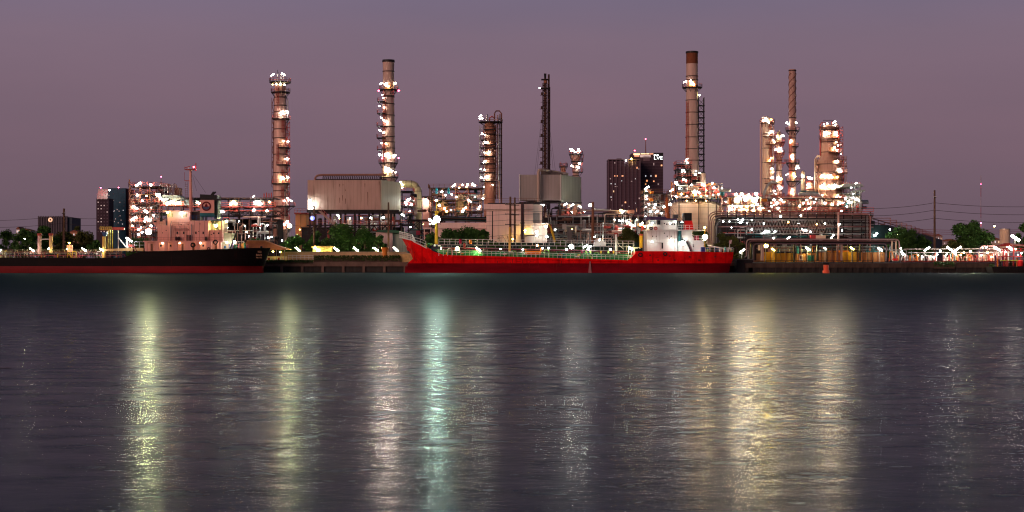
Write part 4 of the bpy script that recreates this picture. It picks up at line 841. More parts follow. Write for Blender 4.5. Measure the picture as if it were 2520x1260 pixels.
# red-brown column with dark riser frame
r = tower('reactor_column', 'rusty orange column with many small balconies and a dark side riser', 'column', 1205, 560, [(298, 3), (301, 9), (306, 12.5), (420, 13.5), (490, 14)], orangeshell,
    plats=[(301, 27, 32), (320, 15, 16), (331, 14, 15), (346, 22, 14), (357, 14, 15), (365, 23, 14), (386, 25, 14), (404, 23, 14), (426, 25, 14), (447, 22, 16)],
    lm=[(1182, 285, 'b', .9), (1187, 291, .9), (1180, 293, .6), (1187, 329, 1.2), (1194, 331, .8), (1197, 351, 1.4), (1192, 349, 'P', .5), (1191, 354, .7), (1204, 374, 1.4), (1200, 378, .8), (1193, 376, .6), (1194, 397, 1.2), (1190, 400, .7), (1193, 418, .9), (1183, 416, .8), (1184, 437, 1.1), (1200, 435, 1.2), (1194, 437, .7), (1190, 460, .8), (1190, 480, .8), (1212, 455, .5)],
    ladders=[(-13, 320, 430)], bands=[312, 340, 372, 394, 415, 438], bandmat=brownsteel, railmat=brownsteel,
    risers=[([(20, 490), (20, 284)], 1.4, brownsteel, -1), ([(25, 490), (25, 280)], 1.6, greysteel, 0), ([(29, 640), (29, 279)], 1.9, brownsteel, .5), ([(12, 300), (12, 279), (16, 273), (24, 273), (29, 279), (29, 300)], 1.8, brownsteel, 0), ([(0, 300), (0, 290), (6, 286), (10, 290)], 1.5, redpaint), ([(-8, 300), (-8, 284)], 1.1, whitep), ([(-5, 300), (-5, 281)], .9, darkp), ([(-12, 320), (-12, 430)], 1.0, whitep, -2), ([(17, 330), (22, 330), (22, 490)], .9, galv, -2), ([(8, 448), (16, 444), (24, 448), (25, 500)], 1.3, pink, -2.5), ([(14, 310), (14, 490)], 2.2, steel, 1.2)])
m = MB(); s = S(560)
for k in range(11): m.box(WX(1205, 560) + 14 * s, WX(1205, 560) + 31 * s, 559, 561, WZ(318 + k * 16, 560), WZ(317 + k * 16, 560))
m.build('pipe_bracket', steel, r)
zigzag(r, 1205, 560, -25, 12, 310, 485, 16, -1.4, galv); zigzag(r, 1205, 560, 15, 6, 306, 485, 14, -1.6, brownsteel)
# lattice flare stack with guys
Y = 620; r = thing('flare_stack', 'thin dark lattice flare stack held by guy wires', 'flare stack', (WX(1341, Y), Y, GZ)); s = S(Y); x = WX(1341, Y)
MB().tube([(x, Y, GZ), (x, Y, WZ(196, Y))], 3.6 * s, 12, r2=3.3 * s).build('flare_riser', brownsteel, r, True)
MB().tube([(x + .2, Y, WZ(204, Y)), (x + .2, Y, WZ(194, Y))], 4.4 * s, 10).build('seal_drum', M('seal_orange', (.34, .12, .06), .6), r); MB().tube([(x + .1, Y, WZ(195, Y)), (x + .1, Y, WZ(181, Y))], 2.6 * s, 8, r2=3.4 * s).build('flare_tip', darkp, r)
m = MB(); hw = 5.5 * s
for a, b_ in ((-1, -1), (1, -1), (1, 1), (-1, 1)): m.bar((x + a * hw * 1.1, Y + b_ * hw, GZ), (x + a * hw * .9, Y + b_ * hw, WZ(205, Y)), .34)
zs = [WZ(205 + k * 6.2, Y) for k in range(70)]
for i, (za, zb_) in enumerate(zip(zs, zs[1:])):
    k = 1 if i % 2 else -1; m.bar((x - k * hw, Y - hw, za), (x + k * hw, Y - hw, zb_), .16); m.bar((x - hw, Y - hw, za), (x + hw, Y - hw, za), .14)
m.build('lattice_frame', M('lattice_brown', (.055, .028, .025), .7), r)
m = MB()
for k in range(13):
    z = WZ(218 + k * 17, Y); q = (10 + (k % 2) * 2 + k * .25) * s; m.bar((x - q, Y - hw - .1, z), (x + q, Y - hw - .1, z), .16)
    if k % 2: m.box(x - q * .8, x - hw, Y - 1.4, Y - .4, z, z + 1.1)
m.tube([(x + 9.5 * s, Y, GZ), (x + 9.5 * s, Y, WZ(183, Y))], .42, 6); m.tube([(x + 12.5 * s, Y, GZ), (x + 12.5 * s, Y, WZ(214, Y))], .12, 5)
m.build('service_ladder', M('lattice_brown', (.055, .028, .025), .7), r)
MB().box(x - 11 * s, x + 12 * s, Y - 1.5, Y + 1.5, WZ(219, Y), WZ(216.5, Y)).build('platform', steel, r); MB().box(x - 9 * s, x + 7 * s, Y - 1.5, Y + 1.5, WZ(197, Y), WZ(195, Y)).build('platform', steel, r)
for q in ((-1, 1322, 415), (1, 1361, 415), (-1, 1312, 460), (1, 1372, 460)): MB().bar((x, Y, WZ(225, Y)), P(q[1], q[2], Y), .07).build('guy_wire', steel, r)
lamp(r, 1328.5, 217, Y - 1, 'globe', 'c', .9)
# squat column with funnel-shaped head
r = tower('flare_column', 'short pink column with a flared lamp-lit head', 'column', 1417, 585, [(380, 13), (384, 13), (397, 8.5), (402, 7.5), (500, 7.5)], pink, plats=[(381, 17, 17), (398, 12, 18), (424, 8, 17)],
    lm=[(1403, 367, 1.2), (1408, 370, 'K', .75), (1405, 371, .9), (1424, 368, 1.2), (1426, 372, .9), (1416, 374, .6), (1407, 408, 1.2), (1427, 403, 1.1), (1424, 412, 1.0), (1427, 450, .8), (1428, 458, .6), (1427, 486, .8), (1427, 472, 'r', .6)], bands=[405, 415, 432], risers=[([(-4, 382), (-4, 368)], .8, silver), ([(5, 382), (5, 364)], .8, silver), ([(14, 424), (16, 400), (20, 378)], .7, redpaint), ([(12, 500), (12, 440)], 1.2, redpaint, -1)], railmat=redrail)
r = tower('knockout_drum', 'small red topped drum behind the grey ribbed box', 'drum', 1386, 590, [(408, 5), (412, 6), (440, 6)], orangeshell, plats=[(411, 10, 11)], lm=[(1386, 425, 'r', .7)], risers=[([(-6, 410), (-6, 398)], .7, redpaint), ([(7, 410), (7, 398)], .7, redpaint)])
# brown-topped chimney with lattice stair tower
r = tower('chimney', 'tallest concrete chimney with rust brown top and a stair tower beside it', 'chimney', 1703, 560, [(127, 14), (158, 14.2), (220, 14.4), (330, 15.6), (425, 17), (500, 18)], concrete,
    plats=[(216, 24, 25)], lm=[(1703, 205, 1.9), (1700, 199, 1.2), (1707, 208, 1.2), (1686, 201, 'b', .8), (1722, 234, 'w', .6), (1711, 429, 1.7), (1722, 427, 1.3), (1713, 421, .9)], bands=[188, 197, 247, 277, 307, 338, 367, 395], ladders=[(-13, 250, 400)], n=28, railmat=redrail)
MB().lathe(WX(1703, 560), 560, [(15.6 * S(560), WZ(127, 560)), (15.6 * S(560), WZ(131, 560))], 28).build('rim', darkp, r); MB().lathe(WX(1703, 560), 560, [(14.35 * S(560), WZ(126.5, 560)), (14.6 * S(560), WZ(157, 560))], 28).build('painted_top', rustcap, r, True)
m = MB(); Y = 561; x0, x1 = WX(1718.5, Y), WX(1732, Y)
for xx in (x0, x1):
    for yy in (Y - 1, Y + 1): m.box(xx - .11, xx + .11, yy - .11, yy + .11, GZ, WZ(240, Y))
for k in range(14):
    z0, z1 = WZ(245 + k * 14.6, Y), WZ(259.6 + k * 14.6, Y); m.bar((x0, Y - 1.05, z0), (x1, Y - 1.05, z1), .13); m.bar((x0, Y + 1.05, z1), (x1, Y + 1.05, z0), .13)
m.build('stair_tower', steel, r)
for k in range(12): MB().box(x0 - .2, x1 + .2, Y - 1.3, Y + 1.3, WZ(261 + k * 15, Y), WZ(258.8 + k * 15, Y)).build('landing', darkp, r)
# right-hand cluster
r = tower('absorber_column', 'broad cream column pair with lamp-lit right side beside the strake stack', 'column', 1886, 575, [(286, 3), (289, 7), (294, 10), (520, 11)], cream, plats=[(303, 16, 20), (337, 10, 22), (356, 4, 22), (401, 4, 24), (452, 6, 30), (482, 4, 30)],
    lm=[(1884, 292, 1.3), (1878, 297, .9), (1889, 296, .9), (1898, 294, 1.0), (1892, 301, .7), (1898, 324, 1.5), (1893, 328, .8), (1903, 345, 1.0), (1906, 350, .7), (1898, 389, 1.2), (1894, 395, .8), (1900, 415, .8), (1902, 423, .8), (1901, 436, .8), (1905, 470, 1.0), (1897, 500, .9), (1890, 510, 1.1)], bands=[330, 365, 400, 440, 480], ladders=[(9, 300, 500)],
    risers=[([(-14, 520), (-14, 300), (-10, 290), (-4, 288)], 2.0, pink, 0), ([(-9, 520), (-9, 310)], 1.5, cream, -1), ([(13, 520), (13, 310)], 2.6, cream, .5), ([(18, 520), (18, 300), (14, 292)], 1.3, pink), ([(22, 450), (8, 450), (-2, 458), (-8, 472), (-14, 500), (-22, 525)], 3.6, galv, -4), ([(4, 520), (0, 500), (2, 482), (10, 476)], 3.2, galv, -3.5)], railmat=redrail, deckmat=brownsteel)
r = tower('stripper_column', 'slim peach column with three red railed crow nests', 'column', 1917, 580, [(322, 2), (326, 5), (345, 6), (352, 10), (358, 9), (364, 7), (520, 8)], pink, plats=[(351, 14, 15), (379, 14, 14), (402, 2, 14), (455, 16, 12), (484, 14, 14)],
    lm=[(1912, 336, 1.0), (1927, 334, 1.3), (1909, 367, 'b', .8), (1921, 366, 1.5), (1916, 371, 1.0), (1925, 372, .7), (1915, 437, 1.2), (1921, 440, 1.6), (1917, 438, 'W', .5), (1912, 444, .9), (1918, 460, 1.3), (1924, 462, .9), (1908, 478, 1.0), (1916, 490, 1.2), (1924, 497, .9), (1906, 505, 1.1), (1930, 510, .8)], bands=[395, 420, 470], railmat=redrail, deckmat=redpaint)
r = tower('strake_stack', 'slim stack wound with a spiral strake above two balconies', 'chimney', 1950, 568, [(171, 8.6), (290, 8.8), (300, 8.2), (400, 8.6), (520, 9)], M('stack_rose', (.46, .27, .22), .7, 0, .15), plats=[(322, 16.5, 17), (362, 2, 12), (402, 16, 17), (447, 15, 22), (488, 14, 14), (515, 20, 26)],
    lm=[(1936, 302, 1.2), (1959, 302, 1.1), (1940, 306, .6), (1947, 346, 1.3), (1945, 351, .8), (1948, 385, 1.4), (1950, 382, 'W', .6), (1951, 391, .8), (1963, 408, 1.1), (1960, 414, .9), (1966, 414, .6), (1953, 428, 1.5), (1956, 434, .9), (1937, 429, 'b', .7), (1950, 468, 1.5), (1947, 474, 1.0), (1952, 478, .8), (1968, 505, .8), (1938, 520, .7)], bands=[174, 290, 340, 375, 420, 460], ladders=[(-7, 335, 440), (-9, 455, 512)], railmat=redrail)
m = MB(); s = S(568); x = WX(1950, 568)
for q in range(3):
    m.tube([(x + (8.9 * s) * math.cos(a), 568 + (8.9 * s) * math.sin(a), WZ(288, 568) + (WZ(180, 568) - WZ(288, 568)) * t / 72) for t in range(73) for a in (rad(t * 5 * 3.2 / 1.6 + q * 120),)], .14, 5)
m.build('spiral_strake', brownsteel, r)
r = tower('fractionator_column', 'stout two-stage column crowded with lamps at the end of the racks', 'column', 2040, 570, [(308, 8), (312, 20), (384, 20.5), (386, 21), (398, 31), (402, 32), (520, 32)], M('fraction_shell', (.46, .25, .18), .5, .1, .25, stain=(.25, .1, .05), stain_amt=.6),
    plats=[(318, 24, 25), (342, 24, 27), (362, 2, 27), (378, 6, 27), (396, -6, 36), (412, -14, 36), (428, -4, 38), (444, 35, 37), (470, 36, 37), (488, 4, 39), (505, 37, 39)],
    lm=[(2028, 304, 1.1), (2036, 304, .9), (2053, 300, 'b', 1.0), (2055, 308, .8), (2030, 327, 1.7), (2040, 328, 'W', .6), (2029, 333, 1.1), (2035, 326, .8), (2057, 326, 1.7), (2054, 332, 1.1), (2060, 334, .7), (2058, 350, 1.1), (2061, 357, 1.2), (2054, 363, 1.5), (2050, 368, 1.0), (2060, 370, .7), (2069, 377, 1.0), (2060, 397, 1.7), (2056, 395, 1.0), (2066, 418, 1.5), (2070, 422, 1.1), (2065, 424, 1.0), (2024, 433, 1.7), (2036, 434, 'W', .7), (2020, 436, 1.2), (2030, 437, 1.0), (2044, 432, 1.7), (2048, 436, 1.1), (2040, 438, .9), (2060, 436, 1.2), (2025, 457, 1.9), (2040, 458, 'W', .7), (2020, 460, 1.2), (2031, 462, 1.2), (2055, 457, 1.9), (2050, 460, 1.2), (2061, 461, 1.2), (2062, 481, 1.6), (2058, 485, 1.2), (2068, 485, 1.0), (2072, 490, .8), (2024, 480, .9), (2056, 494, 'd', .8), (2045, 505, 1.4), (2050, 509, 1.0), (2030, 512, .8)],
    bands=[320, 350, 375, 405, 425, 490], risers=[([(-22, 384), (-22, 308), (-18, 302), (-10, 304)], 1.6, redpaint, -.5), ([(22, 384), (24, 312), (16, 302)], 1.6, pink), ([(-33, 520), (-33, 392), (-28, 384), (-20, 386)], 3.0, cream, 0), ([(-30, 520), (-30, 405)], 1.8, brownsteel, -3), ([(34, 520), (34, 385)], 1.2, redpaint, -1), ([(-14, 296), (10, 296)], .7, steel, 0), ([(10, 310), (10, 296)], .6, steel), ([(3, 310), (3, 300)], 1.4, redpaint, -3)], ladders=[(30, 385, 505), (22, 312, 380)], railmat=pink, deckmat=brownsteel)
zigzag(r, 2040, 570, 22, 11, 312, 398, 8, -1, redpaint); zigzag(r, 2040, 570, 33, 8, 398, 520, 10, -1, pink); zigzag(r, 2040, 570, -36, 6, 392, 520, 8, -2.2, brownsteel)
r = tower('surge_drum', 'short drum with red and white railed top between the stack and the stout column', 'drum', 1993, 572, [(446, 3), (450, 8), (454, 9), (520, 9)], cream, plats=[(447, 11, 10), (466, 10, 10)], lm=[(1992, 438, 1.5), (1988, 436, .9), (1998, 440, .9), (1988, 455, 1.3), (1993, 459, 1.2), (1986, 463, .9), (1990, 500, 1.0), (1984, 505, .8), (2000, 495, .8)], railmat=redrail, deckmat=redpaint)
r = tower('surge_drum', 'plain narrow pale drum just right of the strake stack', 'drum', 1976, 575, [(420, 2), (424, 5), (520, 5.5)], cream, bands=[440, 470], lm=[(1974, 432, .7), (1981, 515, .7)])
root = thing('overhead_duct', 'large grey bent duct between strake stack and stout column', 'duct', P(1998, 500, 562)); pipe(root, [(1966, 478), (2012, 478), (2022, 488), (2023, 530)], 5.0, galv, 560, 2.0, 'duct'); pipe(root, [(1970, 471), (2014, 473)], 1.2, teal, 558, 0, 'pipe')
for px in (1980, 2000): MB().bar(P(px, 480, 560), P(px, 530, 560), .3).build('duct_support', steel, root)

# ================================================================ refinery: big boxes, tanks and racks
# heater box on legs
Y = 470; boxm = M('heater_cladding', (.50, .33, .27), .6, .1, .10, stain=(.14, .07, .045), stain_amt=.8, stripe=.13, stripe_w=1.05); boxs = M('heater_cladding_side', (.47, .40, .30), .6, .1, .10, stain=(.18, .13, .08), stain_amt=.6, stripe=.13, stripe_w=1.05)
r = thing('heater_box', 'huge ribbed cladding box on steel legs with rust streaks', 'furnace', (WX(870, Y), Y + 8, GZ))
x0, x1 = WX(757, Y), WX(936, Y); z0, z1 = WZ(516, Y), WZ(443, Y); zr0, zr1 = WZ(520, Y), WZ(442, Y)
D = 15.0; x2 = WX(983, Y + D)
m = MB(); m.hexa([(x0, Y, z0), (x1, Y, z0), (x2, Y + D, z0), (x0 + 2, Y + D, z0), (x0, Y, z1), (x1, Y, z1), (x2, Y + D, z1), (x0 + 2, Y + D, z1)]); m.build('casing', boxm, r)
MB().hexa([(x1 + .02, Y - .02, z0 - .01), (x1 + .32, Y - .02, z0 - .01), (x2 + .32, Y + D, z0 - .01), (x2 + .02, Y + D, z0 - .01), (x1 + .02, Y - .02, z1 + .01), (x1 + .32, Y - .02, z1 + .01), (x2 + .32, Y + D, z1 + .01), (x2 + .02, Y + D, z1 + .01)]).build('side_cladding', boxs, r)
rust = M('rust_streak', (.13, .055, .035), .9, 0, .5); gx = random.Random(14)
for px, a, b_ in ((836, 452, 460), (844, 452, 458), (850, 466, 470), (836, 486, 499), (843, 480, 494), (850, 488, 502), (898, 451, 461), (905, 472, 506), (933, 446, 456)): MB().prism([(WX(px - .8, Y), WZ(a, Y)), (WX(px + .8, Y), WZ(a + 1, Y)), (WX(px + .4, Y), WZ(b_, Y)), (WX(px - .3, Y), WZ(b_, Y))], Y - .02, Y - .004).build('rust_streak', rust, r)
pipe(r, [(775, 445), (777, 433), (790, 430.5), (951, 430)], 2.7, M('header_brown', (.30, .15, .11), .6, 0, .25), Y + 6, 2.2, 'header_pipe')
m = MB()
for k in range(34): px = 795 + k * 4.5; m.tube([P(px, 443, Y + 6), P(px, 436, Y + 6), P(px + 1.5, 433, Y + 6)], .16, 5)
m.build('header_branches', steel, r); MB().pbox(776, 951, 440.5, 443, Y + 4.5, 4).build('header_saddle', steel, r)
m = MB()
for px in (762, 800, 838, 873, 908, 934, 962):
    for yy in (Y + .6, Y + D - 1): m.box(WX(px, Y) - .28, WX(px, Y) + .28, yy - .28, yy + .28, GZ, z0 - .8)
m.box(x0 - .3, WX(982, Y), Y + .4, Y + .9, z0 - .8, z0 - .01); m.box(x0 - .3, WX(982, Y), Y + D - 1.2, Y + D - .7, z0 - .8, z0 - .01)
m.box(x0 - .3, WX(982, Y), Y + .45, Y + .85, WZ(556, Y), WZ(553, Y)); m.box(x0 - .3, WX(982, Y), Y + .5, Y + .8, WZ(577, Y), WZ(574, Y))
for a, b_ in ((762, 800), (800, 838), (838, 873), (873, 908), (908, 934), (934, 962)):
    mid = (a + b_) / 2; m.bar(P(a, 574, Y + .3), P(mid, 556, Y + .3), .26); m.bar(P(b_, 574, Y + .3), P(mid, 556, Y + .3), .26)
m.build('support_frame', steel, r)
pk = M('stair_pink', (.42, .27, .23), .6); MB().bar(P(785, 518, Y - 1.2), P(826, 556, Y - 1.2), .55).build('stairway', pk, r); MB().bar(P(826, 556, Y - 1.5), P(880, 590, Y - 1.5), .5).build('stairway', pk, r)
prail(r, [(785, 518), (826, 556)], Y - 1.6, 1.2, redrail, 1.8, .08); prail(r, [(762, 553), (980, 553)], Y, 1.1, redrail, 1.8, .08); prail(r, [(756, 516.5), (772, 516.5)], Y - 1.4, 1.2, steel, .8, .08)
MB().pbox(755, 790, 516.8, 519, Y - 1.6, 1.5).build('landing', steel, r)
clutter(r, 765, 975, 545, 600, 471, 475, 26, 12, [galv, silver, redpaint, pink, greysteel], 177); clutter(r, 770, 970, 528, 552, Y + 2, Y + 12, 26, 12, [steel, brownsteel, greysteel, silver, galv, redpaint], 77)
lamps(r, Y + 1.6, [(836, 537, 'o', 1.0), (861, 537, 'w', .5), (889, 536.5, 'o', 1.0), (912, 536, 'c', .9), (943, 535.5, 'c', 1.1), (832, 530, 'd', 'c', .8)])
lamps(r, Y - 1.5, [(763, 494, 'c', 1.5), (766, 503, 'c', 1.9), (762, 508, 'c', 1.3), (768, 512, 'c', 1.0), (764, 498, 'K', .5)])
# duct elbow
r = thing('flue_duct', 'fat tan duct bending down beside the big heater box', 'duct', P(1030, 640, 500)); r.location.z = GZ
ductm = M('duct_tan', (.50, .42, .27), .55, .1, .15); pipe(r, [(984, 453), (1029, 453), (1029, 644)], 9.2, ductm, 500, 3.4, 'duct', 16)
for a, b_ in ((999, 453), (1012, 453)): MB().tube([P(a, b_, 500), P(a + 1.2, b_, 500)], 9.7 * S(500), 16).build('flange', steel, r)
for b_ in (470, 490, 512): MB().tube([P(1029, b_, 500), P(1029, b_ + 1.2, 500)], 9.7 * S(500), 16).build('flange', steel, r)
lamps(r, 496, [(990, 455, 'w', 1.4), (986, 449, 'w', .9), (1024, 493, 'w', 1.0)])
r = frame('platform_tower', 'slim stair and pipe tower between heater box and tan duct', 'steel structure', 985, 1012, 488, 8, [470, 492, 507, 528, 552, 580], 1, steel, redrail, lm=[(1003, 493, 'c', 1.4), (1007, 490, 'c', 1.0), (998, 498, 'w', .7), (992, 529, 'd', 'c', .9), (1000, 503, 'w', .8), (1012, 503, 'w', .7), (990, 462, .6), (1008, 520, .6)])
clutter(r, 984, 1024, 470, 640, 489, 495, 26, 6, [brownsteel, redpaint, silver, steel, pink], 5)
r = frame('dark_pipe_bay', 'dark steel bay under the tan duct behind the red bow', 'steel structure', 1005, 1085, 462, 10, [540, 566, 590], 3, steel, None, lm=[(1058, 551, 'c', .5), (1010, 559, 'c', .4), (1042, 552, 'w', .4)]); clutter(r, 1006, 1084, 542, 640, 463, 470, 26, 8, [steel, brownsteel, teal, greysteel, bluep], 6)
MB().pbox(1010, 1030, 566, 590, 461.6, .15).build('dark_panel', M('slate_paint', (.09, .10, .11), .6), r); MB().pbox(1024, 1034, 568, 578, 461.3, .2).build('red_panel', maroon, r)
r = thing('pump_house', 'plain pink walled block lit by one flood under its eave', 'building', P(1050, 640, 520)); r.location.z = GZ
MB().pbox(1040, 1062, 486, 640, 520, 10).build('wall', M('pump_pink', (.60, .26, .22), .7, 0, .1), r); MB().pbox(1038, 1064, 483, 486, 519.5, 11).build('roof', steel, r); lamps(r, 518.6, [(1048, 494, 'w', 1.9), (1045, 490, 'w', 1.0), (1052, 497, 'w', 1.0)])
# tank frames, centre left
r = frame('reactor_frame', 'brown steel frame holding two golden lit drums', 'steel structure', 1058, 1184, 500, 11, [462, 491, 520], 4, brownsteel, brownsteel, lm=[(1087, 472, 'w', 1.2), (1075, 493, 'w', 1.1), (1117, 456, 'b', 'w', 1.0), (1138, 455, 'w', 1.4), (1151, 455, 'w', 1.2), (1163, 453, 'w', 1.4), (1168, 456, 'w', .9), (1155, 494, 'd', 'w', 1.1), (1181, 508, 'w', 1.2), (1110, 517, 'w', 1.0), (1094, 513, 'w', 1.4), (1099, 520, 'w', 1.2), (1081, 505, 'w', 1.2), (1141, 516, 'w', 1.5), (1138, 521, 'w', 1.2), (1146, 511, 'w', 1.0), (1096, 480, 'w', .9), (1112, 479, 'w', 1.0), (1169, 485, 'c', 1.0), (1189, 488, 'c', 1.0), (1123, 485, 'w', .6), (1178, 513, 'w', .8), (1148, 460, 'o', .8), (1130, 462, 'o', .8)], rows=2)
gold = M('drum_gold', (.50, .33, .17), .45, .1, .25); clutter(r, 1060, 1184, 462, 532, 502, 510, 40, 10, [brownsteel, silver, redpaint, pink, steel, cream, teal], 12)
for px, a, b_, hw in ((1090, 494, 532, 14), (1136, 474, 532, 13)):
    q = thing('process_drum', ['golden lit drum on the river side of the brown frame', 'taller golden drum under the frame top deck'][px > 1100], 'drum', (WX(px, 505), 505, WZ(b_, 505)), 'drums in the brown frame'); vessel(q, px, 505, a, b_, hw, gold, 'shell', .3, 20)
    for k in (.3, .6): MB().lathe(WX(px, 505), 505, [(hw * S(505) + .08, WZ(a + (b_ - a) * k, 505)), (hw * S(505) + .08, WZ(a + (b_ - a) * k + 1, 505))], 20).build('band', brownsteel, q)
for px, lab in ((1074, 'blue vent stub standing alone at the frame edge'), (1104, 'blue vent stub between two frame lamps')):
    q = thing('vent_stub', lab, 'vent', (WX(px, 499), 499, WZ(476, 499)), 'blue vents'); MB().tube([P(px, 476, 499), P(px, 464, 499)], .34, 8).build('vent_pipe', M('vent_blue', (.03, .38, .50), .4), q); MB().tube([P(px, 464, 499), P(px + .5, 461.5, 499)], .22, 8).build('vent_tip', M('vent_blue', (.03, .38, .50), .4), q)
r = thing('pipe_rack', 'teal dark low pipe rack above the long white shed', 'pipe rack', P(1140, 640, 475)); r.location.z = GZ
for k in range(9): pipe(r, [(1062 + k * 3, 546), (1062 + k * 3, 532 + k * .4 + k), (1200, 535 + k * 1.4)], 1.0, [steel, teal, greysteel, brownsteel, darkp][k % 5], 474 + k * .5, 1.5)
m = MB()
for k in range(6): m.bar(P(1070 + k * 25, 640, 478), P(1070 + k * 25, 532, 478), .3)
m.build('rack_post', steel, r)
# white sheds
shedw = M('shed_white', (.84, .60, .53), .7, 0, .1, stain=(.4, .26, .2), stain_amt=.35, stripe=.06, stripe_w=2.0); shedt = M('shed_cream', (.80, .62, .53), .7, 0, .1)
r = thing('warehouse', 'tall plain white block with projecting top band and power poles in front', 'building', P(1265, 640, 455)); r.location.z = GZ
MB().pbox(1197, 1312, 515, 650, 455, 14).build('wall', shedw, r); MB().pbox(1191, 1312.3, 502, 515, 454.2, 15).build('roof_band', shedw, r); MB().pbox(1312.4, 1334, 503, 650, 456.5, 10).build('side_block', shedt, r)
MB().pbox(1312, 1328, 524, 548, 456.2, .25).build('louvre', greysteel, r); MB().pbox(1200, 1330, 499.5, 501.8, 456, 12).build('roof_parapet', steel, r); MB().pbox(1317, 1350, 549, 552, 455, 5).build('porch_roof', shedt, r); MB().pbox(1318, 1346, 552, 650, 457, 3).build('porch_wall', shedt, r)
prail(r, [(1195, 500), (1335, 500)], 454.6, 1.3, brownsteel, 2, .08); MB().pbox(1280, 1316, 577.5, 579.5, 453.4, 1.6).build('door_canopy', brownsteel, r)
for px in (1226, 1255, 1284): MB().pbox(px - .25, px + .25, 516, 650, 454.95, .04).build('panel_joint', M('joint_grey', (.35, .25, .22), .8), r)
lamps(r, 453.4, [(1292, 567, 'y', 1.2), (1291, 571, 'y', .8), (1320, 571, 'c', 1.1), (1321, 580, 'c', .7), (1343, 557, 'w', 1.3), (1346, 582, 'c', 1.2), (1338, 505, 'c', .6), (1262, 588, 'y', .9)])
r = thing('warehouse', 'long low white shed behind the row of small trees', 'building', P(1140, 640, 458)); r.location.z = GZ
MB().pbox(1075, 1196.5, 548, 562, 458, 14).build('fascia', shedw, r); MB().pbox(1062, 1196, 562, 650, 459, 12).build('wall', shedw, r); MB().pbox(1041, 1062, 560, 563, 458, 10).build('canopy', shedw, r)
for px in (1044, 1060): MB().pbox(px - 1, px + 1, 563, 650, 458.3, .4).build('post', shedw, r)
r = thing('warehouse', 'pale shed with a greenish end wall beside the red bow', 'building', P(950, 640, 455)); r.location.z = GZ
MB().pbox(925, 966, 570, 650, 455, 12).build('wall', shedw, r); MB().pbox(966.2, 1003, 575, 650, 456, 10).build('end_wall', M('shed_mint', (.42, .50, .40), .7, 0, .1, stripe=.3, stripe_w=.9), r); MB().pprism([(923, 570.5), (930, 566), (968, 566), (1004, 571), (1004, 575)], 454.4, 13).build('roof', M('roof_green', (.05, .14, .08), .7), r)
r = thing('warehouse', 'small bright orange lit block left of the heater box', 'building', P(740, 640, 530)); r.location.z = GZ
MB().pbox(727, 753, 527, 650, 530, 10).build('wall', M('orange_block', (.75, .36, .17), .7, 0, .12, stripe=.4, stripe_w=1.9), r); MB().pbox(724, 756, 523.5, 526.8, 529, 12).build('roof', redpaint, r); prail(r, [(724, 523.5), (756, 523.5)], 528.8, 1.3, redrail, 1.0, .1); lamps(r, 527.6, [(748, 563, 'o', .6), (738, 565, 'o', .6)])
# second ribbed box
Y = 520; g1 = M('box_grey', (.34, .29, .27), .5, .25, .28, (.25, .25, .02), stripe=.12, stripe_w=1.0); g2 = M('box_grey_side', (.30, .31, .26), .5, .25, .25, (.25, .25, .02), stripe=.12, stripe_w=1.0)
r = thing('heater_box', 'grey ribbed cladding box with a bent duct over its top', 'furnace', (WX(1350, Y), Y + 6, GZ)); x0, x1, x2 = WX(1278, Y), WX(1380, Y), WX(1428, Y + 14); z0, z1 = WZ(493, Y), WZ(430, Y)
MB().hexa([(x0, Y, z0), (x1, Y, z0), (x2, Y + 14, z0 - .4), (x0 + 3, Y + 14, z0), (x0, Y, z1), (x1, Y, z1), (x2, Y + 14, z1 - .2), (x0 + 3, Y + 14, z1)]).build('casing', g1, r)
MB().hexa([(x1 + .02, Y - .02, z0 - .5), (x1 + .3, Y - .02, z0 - .5), (x2 + .3, Y + 14, z0 - 1), (x2 + .02, Y + 14, z0 - 1), (x1 + .02, Y - .02, z1 + .02), (x1 + .3, Y - .02, z1 + .02), (x2 + .3, Y + 14, z1 - .1), (x2 + .02, Y + 14, z1 - .1)]).build('side_cladding', g2, r)
for px in (1278.6, 1380): MB().pbox(px - .8, px + .8, 429, 494, Y - .3, .25).build('corner_trim', whitep, r)
dm = M('duct_grey', (.40, .29, .24), .5, .2, .2); pts = elbow([P(1325, 497, Y - 1.6), P(1325, 419, Y - 1.6), P(1333, 418, Y - 1.4), Vector((WX(1396, Y + 10), Y + 10, WZ(429, Y + 10)))], 1.6); MB().tube(pts, 3.9 * S(Y), 12).build('duct', dm, r, True)
MB().pprism([(1331, 426), (1331, 417.5), (1345, 417.5), (1385, 427), (1385, 431), (1331, 431)], Y + 2, 5).build('duct_hood', M('hood_dark', (.10, .08, .075), .6), r)
m = MB()
for px in (1290, 1320, 1350, 1378, 1410):
    for yy in (Y + .5, Y + 11): m.box(WX(px, Y) - .25, WX(px, Y) + .25, yy - .25, yy + .25, GZ, z0 - .5)
m.box(x0, x2, Y + .3, Y + .7, z0 - 1.0, z0 - .5)
for px in (1290, 1320, 1350, 1378, 1410): m.box(WX(px, Y) - .2, WX(px, Y) + .2, Y + .4, Y + 11.2, z0 - .95, z0 - .52)
m.build('support_frame', steel, r); clutter(r, 1345, 1430, 500, 548, Y + 1, Y + 9, 26, 10, [steel, brownsteel, galv, redpaint, cream, pink], 9)
lamps(r, Y - 1.2, [(1391, 503, 'b', 'c', 1.0), (1408, 505, 'b', 'w', 1.0), (1427, 508, 'd', 'c', .8), (1409, 522, 'w', 1.4), (1438, 521, 'w', .9), (1333, 504, 'c', .6)])
